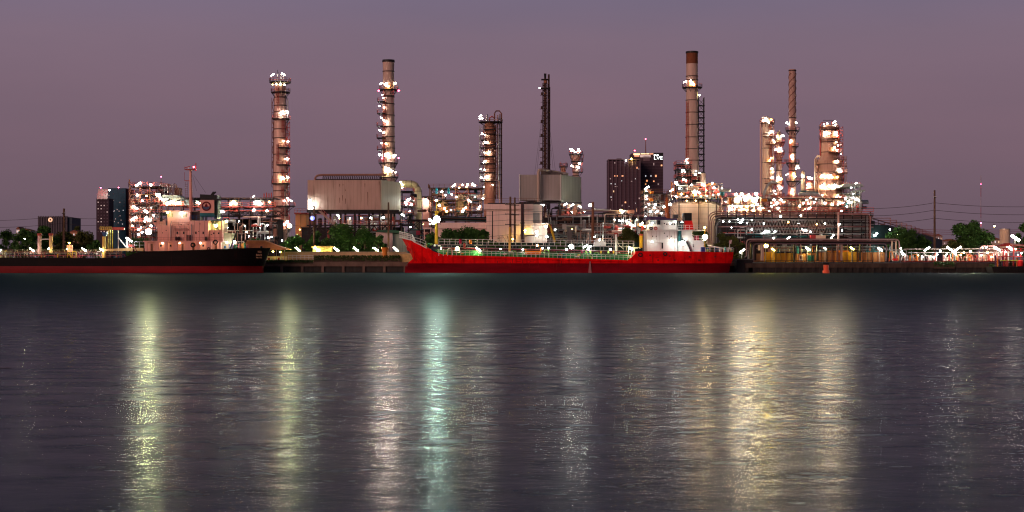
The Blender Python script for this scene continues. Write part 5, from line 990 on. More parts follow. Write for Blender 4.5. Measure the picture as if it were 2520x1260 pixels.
# pipe racks, centre right
r = thing('pipe_rack', 'dense brown pipe rack running right from the white block', 'pipe rack', P(1450, 640, 480)); r.location.z = GZ; gx = random.Random(41)
for k in range(34):
    row = 515 + k * 2.2; a = 1340 + gx.uniform(0, 60) if k > 3 else 1390; b_ = 1600 - gx.uniform(0, 40) if k > 6 else 1500 + k * 10
    pipe(r, [(a, row), (b_, row + gx.uniform(-1, 1))], gx.choice([.5, .7, .9, 1.2]), gx.choice([brownsteel, steel, steel, greysteel, pk, M('pipe_rose', (.30, .14, .13), .6), darkp, brownsteel]), 478 + (k % 7) * 1.1, 0)
m = MB()
for k in range(13):
    px = 1350 + k * 20; m.bar(P(px, 640, 478), P(px, 528, 478), .32); m.bar(P(px, 640, 486), P(px, 528, 486), .32)
    m.bar(P(px, 600, 477.8), P(px + 20, 577, 477.8), .18); m.bar(P(px + 20, 600, 477.8), P(px, 577, 477.8), .18)
m.build('rack_frame', greysteel, r)
for row in (530, 553, 565, 577, 600): MB().pbox(1345, 1592, row, row + 1.3, 477.2, .3).build('rack_beam', M('pipe_rose', (.30, .14, .13), .6) if row < 560 else greysteel, r)
for k in range(9): px = 1470 + gx.uniform(0, 80); pipe(r, [(px, 548), (px, 522 + k), (px + 14 + k * 2, 522 + k), (px + 14 + k * 2, 548)], 1.0, gx.choice([greysteel, cream, steel]), 476 - k * .3)
pipe(r, [(1462, 514), (1520, 519), (1552, 518)], 1.6, silver, 476, 0, 'silver_pipe'); drum(r, 1544, 1562, 521, 476, 5, orangeshell); vessel(r, 1415, 478, 512, 530, 6, orangeshell)
clutter(r, 1350, 1600, 530, 640, 480, 487, 45, 10, [steel, brownsteel, greysteel, galv, teal], 19)
lamps(r, 474.5, [(1452, 505, 'w', 1.4), (1528, 518, 'w', 1.6), (1533, 521, 'b', 'w', .8), (1524, 543, 'c', .9), (1532, 543, 'c', .9), (1541, 544, 'c', 1.0), (1552, 552, 'c', 1.3), (1548, 547, 'c', .9), (1558, 556, 'c', .9), (1567, 541, 'c', .9), (1580, 552, 'o', 1.1), (1464, 583, 'c', .6), (1475, 590, 'w', .6), (1543, 591, 'c', .5), (1566, 584, 'c', .5), (1408, 564, 'w', .4), (1513, 541, 'c', .6), (1367, 565, 'c', .5)])
clutter(r, 1340, 1600, 532, 600, 474, 478, 60, 22, [silver, cream, pink, greysteel, galv, brownsteel, redpaint], 119)
MB().pbox(1396, 1407, 562, 640, 470, 3).build('stair_shaft', M('shaft_tan', (.32, .25, .22), .7, stripe=.3, stripe_w=.5), r); MB().pbox(1384, 1394, 552, 564, 470, 1).build('panel', shedt, r)
# yellow crane jib behind the ship deck
r = thing('crawler_crane', 'yellow and orange crane jib leaning beside the white block', 'crane', P(1367, 600, 440)); m = MB(); m.tube([P(1351, 551, 440), P(1358, 568, 440)], .22, 6); m.build('jib_tip', yellowp, r); MB().tube([P(1357, 565, 440), P(1367, 598, 440)], .36, 6).build('jib', M('jib_yellow', (.78, .5, .04), .5), r); MB().pbox(1362, 1372, 598, 640, 439, 3).build('crane_body', orangep, r)
# unit left of the cream tank
r = frame('process_structure', 'narrow lamp-lit steel stack left of the cream tank', 'steel structure', 1586, 1644, 500, 10, [476, 492, 506, 520, 535, 552], 3, greysteel, brownsteel, lm=[(1592, 462, 'b', 'w', 1.2), (1590, 470, 'w', .9), (1591, 483, 'w', .9), (1592, 490, 'w', .9), (1613, 503, 'w', 1.1), (1597, 502, 'w', .9), (1610, 511, 'w', 1.0), (1634, 509, 'w', 1.2), (1649, 503, 'w', 1.6), (1590, 510, 'w', .9), (1601, 520, 'w', .9), (1616, 521, 'b', 'w', .9), (1589, 533, 'c', 1.0), (1628, 525, 'w', .8), (1606, 535, 'w', .7), (1640, 520, 'w', .8)], wcol=.3)
clutter(r, 1584, 1646, 476, 545, 501, 509, 46, 14, [silver, silver, brownsteel, redpaint, cream, pink, steel, galv], 23)
for px, py in ((1604, 474), (1603, 492)): drum(r, px - 5, px + 5, py, 499, 3.4, orangep)
# cream tank with crowded superstructure
Y = 545; r = thing('storage_tank', 'huge cream tank carrying a crowded lamp-lit deck', 'tank', (WX(1712, Y), Y, GZ)); s = S(Y); hw = 62 * s
MB().lathe(WX(1712, Y), Y, [(hw * .3, WZ(493, Y)), (hw * .72, WZ(495.5, Y)), (hw * .92, WZ(500, Y)), (hw, WZ(505, Y)), (hw, GZ)], 48).build('shell', cream, r, True)
for row in (512, 528, 540, 550): MB().lathe(WX(1712, Y), Y, [(hw + .05, WZ(row, Y)), (hw + .05, WZ(row + .6, Y))], 48).build('weld_seam', M('seam_tan', (.42, .30, .2), .7), r)
for row, q, mt in ((490, 68, steel), (478, 62, brownsteel), (466, 44, steel)):
    d = MB().ring(WX(1712, Y), Y, WZ(row, Y), 12 * s, q * s, .5, 40).build('deck', mt, r); m = MB(); rails(m, [(WX(1712, Y) + (q - .5) * s * math.cos(rad(a)), Y + (q - .5) * s * math.sin(rad(a)), WZ(row, Y) + .5) for a in range(0, 360, 9)], closed=True, step=9, t=.13); m.build('railing', redrail, d)
m = MB()
for a in range(0, 360, 9):
    q = 65 * s; m.bar((WX(1712, Y) + q * math.cos(rad(a)), Y + q * math.sin(rad(a)), GZ if a % 45 == 0 else WZ(500, Y)), (WX(1712, Y) + q * math.cos(rad(a)), Y + q * math.sin(rad(a)), WZ(490, Y)), .22)
m.build('deck_strut', steel, r)
clutter(r, 1652, 1778, 448, 490, Y - 12, Y - 2, 58, 20, [silver, silver, redpaint, cream, pink, orangep, steel, teal, galv], 33); clutter(r, 1664, 1735, 420, 466, Y - 9, Y + 3, 26, 8, [silver, redpaint, steel, galv, cream], 34)
for px, py in ((1748, 454), (1740, 456), (1755, 453), (1768, 468), (1690, 474), (1720, 476)): drum(r, px - 6, px + 6, py, Y - 8, 3.0, orangep if py < 460 else redpaint)
pipe(r, [(1776, 640), (1776, 486)], 1.5, pink, Y - 14); pipe(r, [(1743, 565), (1743, 500)], .7, brownsteel, Y - 9)
lamps(r, Y - 10, [(1664, 450, 'w', 1.7), (1668, 455, 'w', 1.0), (1653, 468, 'b', 'w', 1.1), (1664, 484, 'w', 1.4), (1672, 463, 'c', 1.3), (1676, 460, 'c', 1.0), (1706, 462, 'c', 1.3), (1709, 468, 'c', 1.2), (1702, 455, 'c', 1.0), (1728, 454, 'w', 1.4), (1732, 457, 'w', 1.0), (1712, 474, 'c', 1.2), (1717, 472, 'c', 1.0), (1706, 473, 'w', .9), (1722, 475, 'w', .9), (1757, 462, 'w', 1.4), (1753, 451, 'w', .9), (1780, 466, 'd', 'w', 1.1), (1768, 478, 'w', .9), (1677, 478, 'w', .9), (1690, 483, 'w', .9), (1711, 480, 'o', .9), (1725, 483, 'o', .9), (1740, 482, 'w', .8), (1755, 480, 'w', .8), (1786, 497, 'w', .8), (1738, 468, 'w', .9)])
lamps(r, Y - 14, [(1690, 494, 'o', .7), (1712, 494, 'o', .8), (1738, 494, 'o', .7)])
r = frame('stair_tower', 'small railed platform tower in front of the rust topped chimney', 'steel structure', 1668, 1699, 535, 8, [404, 416, 436, 452], 2, steel, redrail, lm=[(1681, 419, 'w', 1.3), (1686, 423, 'w', 1.2), (1679, 422, 'w', .9), (1682, 441, 'w', 1.2), (1688, 444, 'w', 1.0), (1690, 392, 'b', 'w', .8), (1692, 401, 'w', .8)], base=470); clutter(r, 1668, 1698, 400, 465, 536, 541, 16, 5, [silver, redpaint, steel, galv], 38)
MB().tube(elbow([P(1684, 404, 536), P(1686, 396, 536), P(1692, 398, 536), P(1686, 402, 536), P(1692, 406, 536)], .8), .3, 6).build('coil_pipe', silver, r)
# brightest low unit
r = frame('compressor_shed', 'blazing low open shed where the brightest floods stand', 'steel structure', 1792, 1872, 535, 12, [484, 503], 5, cream, redrail, lm=[(1813, 493, 'W', 1.5), (1856, 493, 'W', 1.5), (1835, 490, 'K', 1.2), (1811, 478, 'w', 1.5), (1826, 478, 'w', 1.6), (1842, 480, 'w', 1.2), (1861, 477, 'w', 1.6), (1818, 484, 'w', 1.4), (1832, 484, 'w', 1.4), (1848, 486, 'w', 1.5), (1865, 486, 'w', 1.4), (1803, 507, 'w', 1.5), (1812, 508, 'w', 1.5), (1824, 509, 'w', 1.3), (1838, 508, 'w', 1.4), (1852, 505, 'w', 1.5), (1863, 503, 'w', 1.3), (1795, 511, 'c', 1.2), (1801, 515, 'c', 1.2), (1838, 517, 'w', 1.2), (1854, 519, 'w', 1.5), (1869, 513, 'w', 1.2), (1878, 512, 'w', 1.0), (1820, 517, 'o', 1.0), (1830, 515, 'o', 1.0)])
clutter(r, 1788, 1876, 480, 525, 537, 546, 34, 14, [cream, silver, orangep, pink, redpaint, cream], 44)
# light fill of pipework around the column cluster
r = frame('process_structure', 'wide red railed structure at the feet of the right columns', 'steel structure', 1880, 2076, 552, 16, [488, 506, 519], 7, brownsteel, redrail, lm=[(1905, 492, 'w', 1.2), (1912, 500, 'w', 1.3), (1899, 508, 'w', 1.1), (1922, 492, 'w', 1.0), (1915, 512, 'w', 1.2), (1893, 520, 'w', 1.0), (1930, 497, 'w', .9), (1985, 492, 'w', 1.0), (1995, 487, 'c', .9), (2003, 498, 'c', 1.0), (2008, 490, 'w', .9), (1968, 508, 'w', .8), (1978, 500, 'w', 1.0), (1992, 512, 'b', 'w', .9), (2030, 500, 'w', 1.2), (2048, 503, 'w', 1.5), (2066, 498, 'w', 1.1), (1920, 521, 'w', .9), (2071, 520, 'w', .9), (1970, 530, 'w', .9)], wcol=.3); clutter(r, 1880, 2076, 480, 528, 553, 566, 70, 26, [pink, silver, cream, redpaint, orangeshell, galv, cream, pink], 52)
r = frame('loading_canopy', 'pale green roofed steel canopy right of the stout column', 'steel structure', 2076, 2118, 556, 14, [474, 492, 512], 2, greysteel, None, lm=[(2105, 452, 'b', 'w', 1.1), (2104, 489, 'd', 'w', 1.2), (2111, 491, 'd', 'w', 1.1), (2081, 488, 'w', 1.2), (2088, 497, 'w', 1.2), (2076, 499, 'w', 1.2), (2095, 498, 'w', .9), (2068, 500, 'w', 1.2), (2084, 508, 'w', .9), (2100, 478, 'w', .7), (2095, 462, 'w', .6)]); clutter(r, 2074, 2120, 478, 530, 558, 566, 30, 10, [cream, silver, greenp, redpaint, orangeshell, teal], 61)
cg = M('canopy_mint', (.42, .50, .46), .5, 0, .15); MB().pprism([(2072, 457), (2079, 452), (2118, 452), (2124, 455), (2126, 459), (2072, 460)], 553, 18).build('roof', cg, r); MB().pprism([(2110, 467), (2128, 467), (2130, 470), (2110, 470)], 552, 12).build('roof', cg, r)
m = MB()
for a in ((2097, 480, 2082, 462), (2099, 480, 2118, 462), (2110, 486, 2124, 470)): m.bar(P(a[0], a[1], 552.5), P(a[2], a[3], 552.5), .28)
for px in (2098, 2105, 2117): m.bar(P(px, 640, 552.4), P(px, 456, 552.4), .34)
m.build('canopy_brace', galv, r)
for k in range(16): px = 2078 + k * 2.6; MB().bar(P(px, 452, 554), P(px, 449 - (k % 3), 554), .10).build('roof_rod', redrail if k % 2 else galv, r)

# left process units
r = frame('process_structure', 'multi-level lamp-lit structure above the black ship deckhouse', 'steel structure', 321, 392, 470, 12, [458, 477, 501, 525, 547, 570], 3, brownsteel, redrail, lm=[(340, 453, 'b', 'w', 1.4), (371, 455, 'w', 1.8), (338, 480, 'w', 1.3), (333, 510, 'd', 'w', 1.3), (329, 538, 'b', 'w', 1.4), (335, 536, 'w', 1.0), (360, 538, 'w', 1.6), (366, 541, 'w', 1.4), (356, 545, 'w', 1.0), (390, 480, 'w', 1.8), (393, 484, 'w', 1.2), (385, 478, 'w', 1.0), (357, 519, 'w', 1.4), (361, 522, 'w', 1.2), (372, 510, 'w', .9), (350, 494, 'w', .7), (341, 565, 'w', .9), (350, 572, 'c', 1.0), (341, 577, 'w', .9), (360, 482, 'w', .7), (347, 560, 'w', .9), (378, 530, 'w', .9), (326, 556, 'w', .6), (372, 556, 'w', .9)])
clutter(r, 322, 392, 460, 600, 472, 481, 66, 24, [silver, brownsteel, pink, redpaint, cream, galv, steel], 71)
for q in ((322, 528, 392, 502), (342, 574, 392, 526), (392, 548, 372, 528)): MB().bar(P(q[0], q[1], 468.6), P(q[2], q[3], 468.6), .28).build('diagonal_brace', galv, r)
MB().bar(P(318.5, 640, 468), P(318.5, 441, 468), .3).build('corner_mast', brownsteel, r); MB().bar(P(396.5, 458, 474), P(396.5, 434, 474), .1).build('vent_mast', redpaint, r); lamp(r, 396.5, 435, 474, 'globe', 'r', .7)
r = thing('exchanger_bank', 'green grey stepped cooler with a tangle of bent vent pipes on top', 'cooler', P(415, 640, 478)); r.location.z = GZ; mint = M('cooler_mint', (.40, .44, .36), .55, 0, .2)
MB().pprism([(398, 480), (436, 480), (443, 487), (398, 487)], 472, 10).build('plenum', mint, r); MB().pprism([(398, 487.2), (446, 487.2), (449, 503), (398, 503)], 471.4, 11).build('plenum', mint, r); MB().pbox(392, 452, 503.2, 506, 470.5, 13).build('deck', redpaint, r)
gx = random.Random(6)
for k in range(13): px = 391 + k * 3.4; pipe(r, [(px, 480), (px, 455 + gx.uniform(-4, 5)), (px + gx.uniform(4, 10), 453 + gx.uniform(-3, 6)), (px + 8, 476)], .9, [whitep, silver, pink, brownsteel][k % 4], 471 + gx.uniform(0, 8), None, 'vent_pipe')
m = MB()
for px in (398, 412, 428, 446):
    for yy in (471, 481): m.bar(P(px, 640, yy), P(px, 506, yy), .4)
m.build('cooler_leg', steel, r); m = MB(); rails(m, [P(392, 506, 470.4), P(452, 506, 470.4)], 1.2, 1.2, t=.1); m.build('railing', redrail, r)
MB().pbox(430, 440, 462, 480, 474, 5).build('riser_box', brownsteel, r)
lamps(r, 469.3, [(415, 499, 'w', 1.9), (420, 497, 'w', 1.4), (410, 502, 'w', 1.2), (436, 500, 'w', 1.9), (441, 499, 'w', 1.4), (431, 502, 'w', 1.2), (395, 488, 'w', 1.2), (400, 492, 'w', 1.0)])
r = thing('pipe_rack', 'long roofed rack with lit fan plenums behind the black funnel', 'pipe rack', P(570, 640, 485)); r.location.z = GZ
MB().pbox(448, 676, 486, 488.5, 484, 12).build('roof', M('rack_roof', (.10, .07, .075), .6), r)
for row in (508, 518, 530): MB().pbox(448, 678, row, row + 1.8, 484.2, 11).build('deck', [redpaint, brownsteel, steel][(row - 508) // 11], r)
for row, mt in ((508, redrail), (530, steel)): m = MB(); rails(m, [P(448, row, 484), P(678, row, 484)], 1.2, 1.6, t=.1); m.build('railing', mt, r)
m = MB()
for k in range(9):
    px = 452 + k * 27.5; m.bar(P(px, 640, 485), P(px, 488, 485), .4); m.bar(P(px, 640, 494), P(px, 488, 494), .4)
    for a in (0, 13.5): m.bar(P(px + a, 530, 484), P(px + a + 13.5, 519, 484), .18); m.bar(P(px + a + 13.5, 530, 484), P(px + a, 519, 484), .18)
m.build('rack_frame', steel, r)
for px in (452, 482, 572, 638): MB().pprism([(px - 12, 506), (px - 4, 492), (px + 10, 492), (px + 14, 506)], 486, 8).build('plenum', mint, r)
clutter(r, 540, 678, 508, 528, 485, 493, 30, 8, [redpaint, pink, silver, brownsteel, steel], 81); clutter(r, 548, 682, 534, 600, 482, 485, 26, 10, [pink, greysteel, silver, brownsteel, redpaint], 182); clutter(r, 545, 680, 532, 640, 486, 494, 40, 10, [steel, brownsteel, greysteel, darkp, M('pipe_rose', (.30, .14, .13), .6)], 82)
lamps(r, 483.2, [(485, 498, 'w', 1.5), (490, 500, 'w', 1.2), (575, 497, 'w', 2.0), (580, 500, 'w', 1.6), (568, 502, 'w', 1.2), (630, 499, 'w', 2.0), (637, 497, 'w', 1.6), (642, 502, 'w', 1.3), (663, 497, 'w', 1.5), (543, 520, 'c', 1.4), (550, 521, 'c', 1.0), (625, 517, 'w', 1.4), (657, 519, 'w', 1.4), (624, 483, 'b', 'w', .6), (560, 560, 'c', .5), (607, 571, 'w', .5), (602, 556, 'c', .4), (658, 554, 'w', .6), (660, 585, 'c', 1.1), (668, 583, 'c', .8), (612, 582, 'c', .5), (708, 590, 'c', .6), (588, 545, 'c', .35), (640, 560, 'c', .35)])
for px in (650, 656, 662, 668): MB().bar(P(px, 486, 486), P(px, 474 + (px % 4), 486), .3).build('vent_pipe', redpaint, r)

# ================================================================ right: long rack, jetty, manifolds
r = thing('pipe_rack', 'great multi-level pipe rack with white trusses under the right columns', 'pipe rack', P(1950, 640, 470)); r.location.z = GZ; gx = random.Random(55)
rose = M('pipe_rose', (.30, .14, .13), .6)
for k, (row, y) in enumerate([(521, 0), (525, .8), (529, 1.6), (533, 2.4), (537, 3.2), (541, 4.0), (545, 4.8)]):
    pipe(r, [(1743 + k * 4, 600), (1743 + k * 4, row), (2150, row + 4)], 1.1, [rose, brownsteel, rose, pk, steel, greysteel, darkp][k], 466 + y, 2.4, 'bundle_pipe')
for row, mt in ((520, redpaint), (524, rose), (540, greysteel), (557.5, rose), (574, greysteel), (586, steel)): MB().pbox(1768, 2150, row, row + 1.4, 465.2, .5).build('rack_beam', mt, r); MB().pbox(1768, 2150, row, row + 1.4, 477, .5).build('rack_beam', mt, r)
m = MB()
for k in range(17):
    px = 1790 + k * 22; m.bar(P(px, 640, 466), P(px, 520, 466), .3); m.bar(P(px, 640, 478), P(px, 520, 478), .3)
m.build('rack_post', steel, r)
for a, b_ in ((541, 557), (559, 573)):
    m = MB()
    for k in range(26):
        px = 1838 + k * 8.2; m.bar(P(px, b_, 465), P(px + 4.1, a, 465), .10); m.bar(P(px + 4.1, a, 465), P(px + 8.2, b_, 465), .10)
    m.build('truss_web', greysteel, r)
MB().bar(P(2063, 640, 464.5), P(2063, 522, 464.5), .46).build('pink_riser', pink, r); pipe(r, [(2060, 527), (2142, 527), (2142, 640)], 1.1, M('riser_salmon', (.56, .26, .24), .5), 464, 1.2, 'riser_loop')
for px, mt in ((2130, steel), (2134, galv), (2139, brownsteel)): pipe(r, [(px, 640), (px, 530)], 1.0, mt, 464.5)
for k in range(70):
    row = gx.choice([532, 536, 540, 547, 551, 555, 562, 566, 570, 578, 582]) + gx.uniform(-1.5, 1.5); a = gx.uniform(1770, 2090); pipe(r, [(a, row), (min(2150, a + gx.uniform(30, 160)), row)], gx.choice([.45, .6, .8, 1.1]), gx.choice([silver, steel, galv, rose, teal, brownsteel, greysteel, darkp]), 468 + gx.uniform(0, 8), 0, 'rack_pipe' if k < 60 else 'long_pipe')
clutter(r, 1770, 2145, 560, 640, 468, 477, 46, 16, [silver, steel, rose, galv, redpaint, teal], 57)
MB().pbox(2008, 2032, 579, 587, 464, 2).build('tan_cabinet', cream, r); MB().pbox(1995, 2007.5, 578, 587, 464, 2).build('red_cabinet', M('cabinet_red', (.5, .06, .06), .5), r)
m = MB(); rails(m, [P(1770, 520, 465), P(2150, 521, 465)], 1.2, 2.4, t=.1); m.build('railing', redrail, r)
lamps(r, 464, [(1827, 541, 'c', 1.0), (1826, 546, 'c', .6), (1821, 548, 'c', .7), (1816, 540, 'w', .6), (1921, 532, 'w', .9), (1971, 531, 'w', 1.0), (1881, 571, 'b', 'c', 1.1), (1891, 570, 'c', .9), (1907, 570, 'c', .9), (1983, 567, 'w', 1.1), (1975, 565, 'w', .8), (1904, 586, 'c', .7), (1940, 585, 'b', 'w', .8), (2051, 579, 'w', .8), (2046, 585, 'w', .7), (1850, 541, 'c', .4), (1880, 550, 'c', .5), (1940, 547, 'w', .4), (1850, 565, 'c', .5), (1838, 548, 'c', .4), (2066, 552, 'c', .6), (2072, 567, 'c', .5), (1800, 560, 'c', .4), (2030, 550, 'w', .5), (1965, 550, 'w', .4), (1995, 570, 'w', .6), (2010, 552, 'w', .4), (1780, 545, 'c', .5), (1795, 545, 'c', .5)])
# receding shed at the right end
r = thing('pipe_shed', 'dark teal framed shed sloping away behind the big right tree', 'building', P(2200, 640, 500)); r.location.z = GZ
a0, a1 = P(2144, 553, 470), P(2290, 580, 820); tealw = M('shed_teal', (.022, .040, .042), .6, 0, .3)
m = MB(); m.hexa([(a0.x, a0.y, GZ), (a1.x, a1.y, GZ), (a1.x + 6, a1.y, GZ), (a0.x + 6, a0.y + 4, GZ), tuple(a0), (a1.x, a1.y, a0.z), (a1.x + 6, a1.y, a0.z), (a0.x + 6, a0.y + 4, a0.z)]); m.build('wall', tealw, r)
fr = MB(); up = Vector((0, 0, 2.0))
for k in range(15):
    q = a0.lerp(Vector((a1.x, a1.y, a0.z)), k / 14); fr.bar(q, q + up * (1 if k % 3 else 1.35), .22); fr.bar(q + Vector((5.5, 0, 0)), q + Vector((5.5, 0, 0)) + up, .22); fr.bar(q + up * .95, q + up * .95 + Vector((5.5, 0, 0)), .2)
fr.bar(a0 + up * .95, Vector((a1.x, a1.y, a0.z)) + up * .95, .25); fr.bar(a0 + up * .5, Vector((a1.x, a1.y, a0.z)) + up * .5, .18); fr.build('roof_frame', rose, r)
for k in range(9):
    t = k / 9; q = a0.lerp(Vector((a1.x, a1.y, a0.z)), t); MB().box(q.x - .35, q.x - .05, q.y - .2, q.y + .3, GZ, a0.z + .3).build('bay_post', steel, r); MB().box(q.x - .3, q.x + 1, q.y - .2, q.y + .8, a0.z + .02, a0.z + 1.1).build('roof_vent', rose if k % 2 else darkp, r)
tl = EM('shed_fill_glow', (.35, .75, .65), .12)  # window panels are added glow that lightens the dark wall
for k in range(11):
    q = a0.lerp(Vector((a1.x, a1.y, a0.z)), (k + .25) / 11); q2 = a0.lerp(Vector((a1.x, a1.y, a0.z)), (k + .75) / 11); z0 = GZ + (a0.z - GZ) * (.62 if k % 2 else .45)
    MB().hexa([(q.x - .12, q.y, z0), (q2.x - .12, q2.y, z0), (q2.x - .02, q2.y, z0), (q.x - .02, q.y, z0), (q.x - .12, q.y, z0 + 2.2), (q2.x - .12, q2.y, z0 + 2.2), (q2.x - .02, q2.y, z0 + 2.2), (q.x - .02, q.y, z0 + 2.2)]).build('window', tl, r)
for f_ in (.55, .8): MB().bar((a0.x - .3, a0.y, GZ + (a0.z - GZ) * f_), (a1.x - .3, a1.y, GZ + (a0.z - GZ) * f_), .3).build('eave_rail', galv, r)
lamps(r, 469, [(2153, 579, 'c', 1.2), (2158, 575, 'c', 1.0), (2190, 565, 'c', .6), (2210, 578, 'w', .5)])
# jetty: pipe gantry, yellow wall
r = thing('pipe_gantry', 'long rounded pipe gantry standing over the yellow jetty wall', 'pipe gantry', P(2030, 645, 418)); r.location.z = GZ
pipe(r, [(1833, 632), (1837, 630), (1837, 589), (2213, 589), (2213, 641)], 1.6, M('gantry_pink', (.40, .28, .26), .5), 416, 1.0, 'gantry_pipe')
for k, (px0, row, px1, y) in enumerate([(1843, 593, 2206, 1), (1849, 597, 2200, 2), (1855, 600, 2182, .5), (1846, 595, 2203, 2.6)]): pipe(r, [(px0, 641), (px0, row), (px1, row), (px1, 641)], 1.4, [rose, darkp, M('gantry_mauve', (.16, .10, .12), .6), steel][k], 416.4 + y, .9, 'gantry_pipe')
MB().pbox(1845, 2206, 591.5, 601, 419.4, .3).build('gantry_beam', M('gantry_dark', (.055, .035, .04), .6), r)
for px, wd in ((1857, 9), (1877, 6), (1956, 4), (2013, 3.5), (2062, 2), (2072, 3), (2118, 1.8), (2193, 2), (2199, 2), (2202, 1.5)): MB().pbox(px - wd / 2, px + wd / 2, 601.2, 641, 417.4, 1.4).build('gantry_post', [steel, brownsteel, pk][int(px) % 3], r)
pipe(r, [(2195, 641), (2195, 592)], 1.6, cream, 417); pipe(r, [(2205, 641), (2205, 592)], 1.8, cream, 417.4)
Yw = 424; r = thing('boundary_wall', 'orange rendered jetty wall with lamp-lit yellow put into panels by the lamps', 'wall', P(2030, 645, Yw)); r.location.z = GZ
yw = M('wall_lamp_yellow', (.46, .22, .025), .7, 0, .15, stain=(.5, .25, .06), stain_amt=.4); ow = M('wall_orange', (.40, .14, .04), .7, 0, .15, stain=(.4, .2, .1), stain_amt=.4)  # yellow tone carries the lamps' light in the colour of nearby panels
for k, (a, b_, top) in enumerate([(1880, 1911, 620), (1911.4, 1951, 623), (1957, 1986, 624), (2016, 2034, 621), (2037, 2070, 621), (2072, 2108, 620), (2109, 2147, 621), (2148, 2177, 621)]): MB().pbox(a, b_, top, 644.5, Yw, .5).build('wall_panel', yw if k in (0, 1, 5) else ow, r)
MB().pbox(1986.5, 2003, 628, 643, Yw - .25, .2).build('green_gate', M('gate_green', (.01, .07, .05), .5), r); MB().pbox(1985, 2015.5, 622, 644.5, Yw + .1, .5).build('wall_panel', ow, r)
MB().pbox(1967, 1976, 628, 641, Yw - .3, .25).build('window_frame', M('frame_pink', (.55, .36, .32), .6), r); MB().pbox(1968.5, 1974.5, 630, 637, Yw - .4, .09).build('window_pane', M('pane_maroon', (.08, .02, .03), .3), r)
for k in range(23): px = 1884 + k * 12.6; MB().pbox(px - .5, px + .5, 604, 644, Yw - .6, .3).build('thin_post', [darkp, brownsteel, steel][k % 3], r)
MB().pbox(1856, 1879.5, 624, 644, Yw - 1, 1.2).build('dark_gatehouse', brownsteel, r); MB().pbox(1866, 1871, 603, 616, Yw + .2, .4).build('gate_pillar', shedt, r)
for k in range(9): px = 1900 + gx.uniform(0, 70); pipe(r, [(1895, 606 + k * 1.7), (1950 + k * 6, 606 + k * 1.7)], .7, [galv, silver, cream, rose][k % 4], Yw + 2 + k * .3, 0, 'wall_pipe')
for k in range(8): pipe(r, [(2016, 606 + k * 1.7), (2170, 607 + k * 1.7)], .6, [galv, teal, rose, steel][k % 4], Yw + 2 + k * .3, 0, 'wall_pipe')
clutter(r, 1890, 2175, 604, 620, Yw + 1, Yw + 5, 30, 10, [galv, silver, teal, rose, steel, orangep], 90)
def lampthing(label, px, py, Y, kind, col, s=1.0, foot=None, group='lamps along the quay', poleoff=0):
    r = thing('quay_lamp', label, 'lamp', (WX(px, Y), Y + .4, GZ), group); MB().tube([P(px + poleoff, 0, Y + .4) * Vector((1, 1, 0)) if False else Vector((WX(px + poleoff, Y), Y + .4, GZ if foot is None else WZ(foot, Y))), Vector((WX(px + poleoff, Y), Y + .4, WZ(py + 2, Y))), P(px, py, Y + .3)], .07, 6).build('lamp_post', galv, r); lamp(r, px, py, Y, kind, col, s); return r
lampthing('amber starburst floodlight on the brown gatehouse', 1885, 605, 421.5, 'flood', 'Y', .9); lampthing('yellow slanted lamp above the brightest yellow wall panel', 1903, 614, 422, 'barl', 'y', .8); lampthing('green white slanted lamp above the dark green gate', 1988, 612, 422, 'barl', 'g', 1.1); lampthing('yellow slanted lamp above the right yellow panel', 2097, 611, 422, 'barl', 'y', .9); lampthing('greenish tube lamp near the right end of the orange wall', 2166, 613, 422, 'barl', 'c', 1.1); lampthing('small lamp over the orange wall behind the red buoy', 2031, 612, 422, 'barl', 'c', .6)
lampthing('tiny lamp at the corner where the gantry pipe comes down', 2217, 611, 420, 'globe', 'w', .9)
for px, lab in ((733, 'yellowish slanted lamp nearest the orange canopy'), (780, 'yellow slanted lamp beside the small hut'), (828, 'lime slanted lamp under the tallest dark tree'), (876, 'white slanted lamp under the heater box trees'), (925, 'lime slanted lamp before the pale shed'), (974, 'white slanted lamp close to the red ship bow')): lampthing(lab, px, 613, 430, 'barl', 'w' if px in (876, 974) else 'g', 1.25)
lampthing('great lime starburst floodlight beside the black ship deckhouse', 366, 570, 424, 'flood', 'G', 1.35); lampthing('lime starburst street light right of the tall pink column', 713, 556, 450, 'flood', 'G', .98); lampthing('warm star lamp high on the pink column foot side', 707, 546, 470, 'globe', 'w', 1.2)
# low loading manifold, far right
r = thing('loading_manifold', 'bright tangle of low loading pipes lit by starburst lamps', 'pipe manifold', P(2350, 645, 416)); r.location.z = GZ; gx = random.Random(66)
salm = M('pipe_salmon', (.60, .34, .30), .45); pipe(r, [(2180, 641), (2181, 615), (2230, 615), (2232, 641)], 1.0, galv, 415); pipe(r, [(2225, 613), (2530, 612)], 1.0, M('pipe_offwhite', (.6, .56, .5), .4), 417, 0, 'long_pipe'); pipe(r, [(2235, 622), (2530, 620)], .8, whitep, 416, 0, 'long_pipe')
for k in range(90):
    px = gx.uniform(2180, 2475); top = gx.uniform(618, 634); mt = gx.choice([whitep, salm, salm, cream, redpaint, galv, orangep, M('pipe_mint', (.35, .5, .42), .5), silver])
    pp = [(px, 643), (px, top)] if gx.random() < .6 else [(px, 643), (px, top), (px + gx.uniform(5, 14), top), (px + 12, 643)]
    pipe(r, pp, gx.choice([.5, .8, 1.0, 1.3]), mt, 413 + gx.uniform(0, 6), None, 'loading_pipe')
for k in range(26): px = gx.uniform(2190, 2470); vessel(r, px, 412.6 + gx.uniform(0, 4), 628, 642, gx.uniform(1.5, 3), gx.choice([redpaint, whitep, orangep, salm]), 'valve', .3, 10)
for px, q in ((2444, 614), (2462, 615)): pipe(r, [(px - 14, 641), (px - 14, q), (px + 8, q), (px + 8, 641)], 1.2, salm, 412.4)
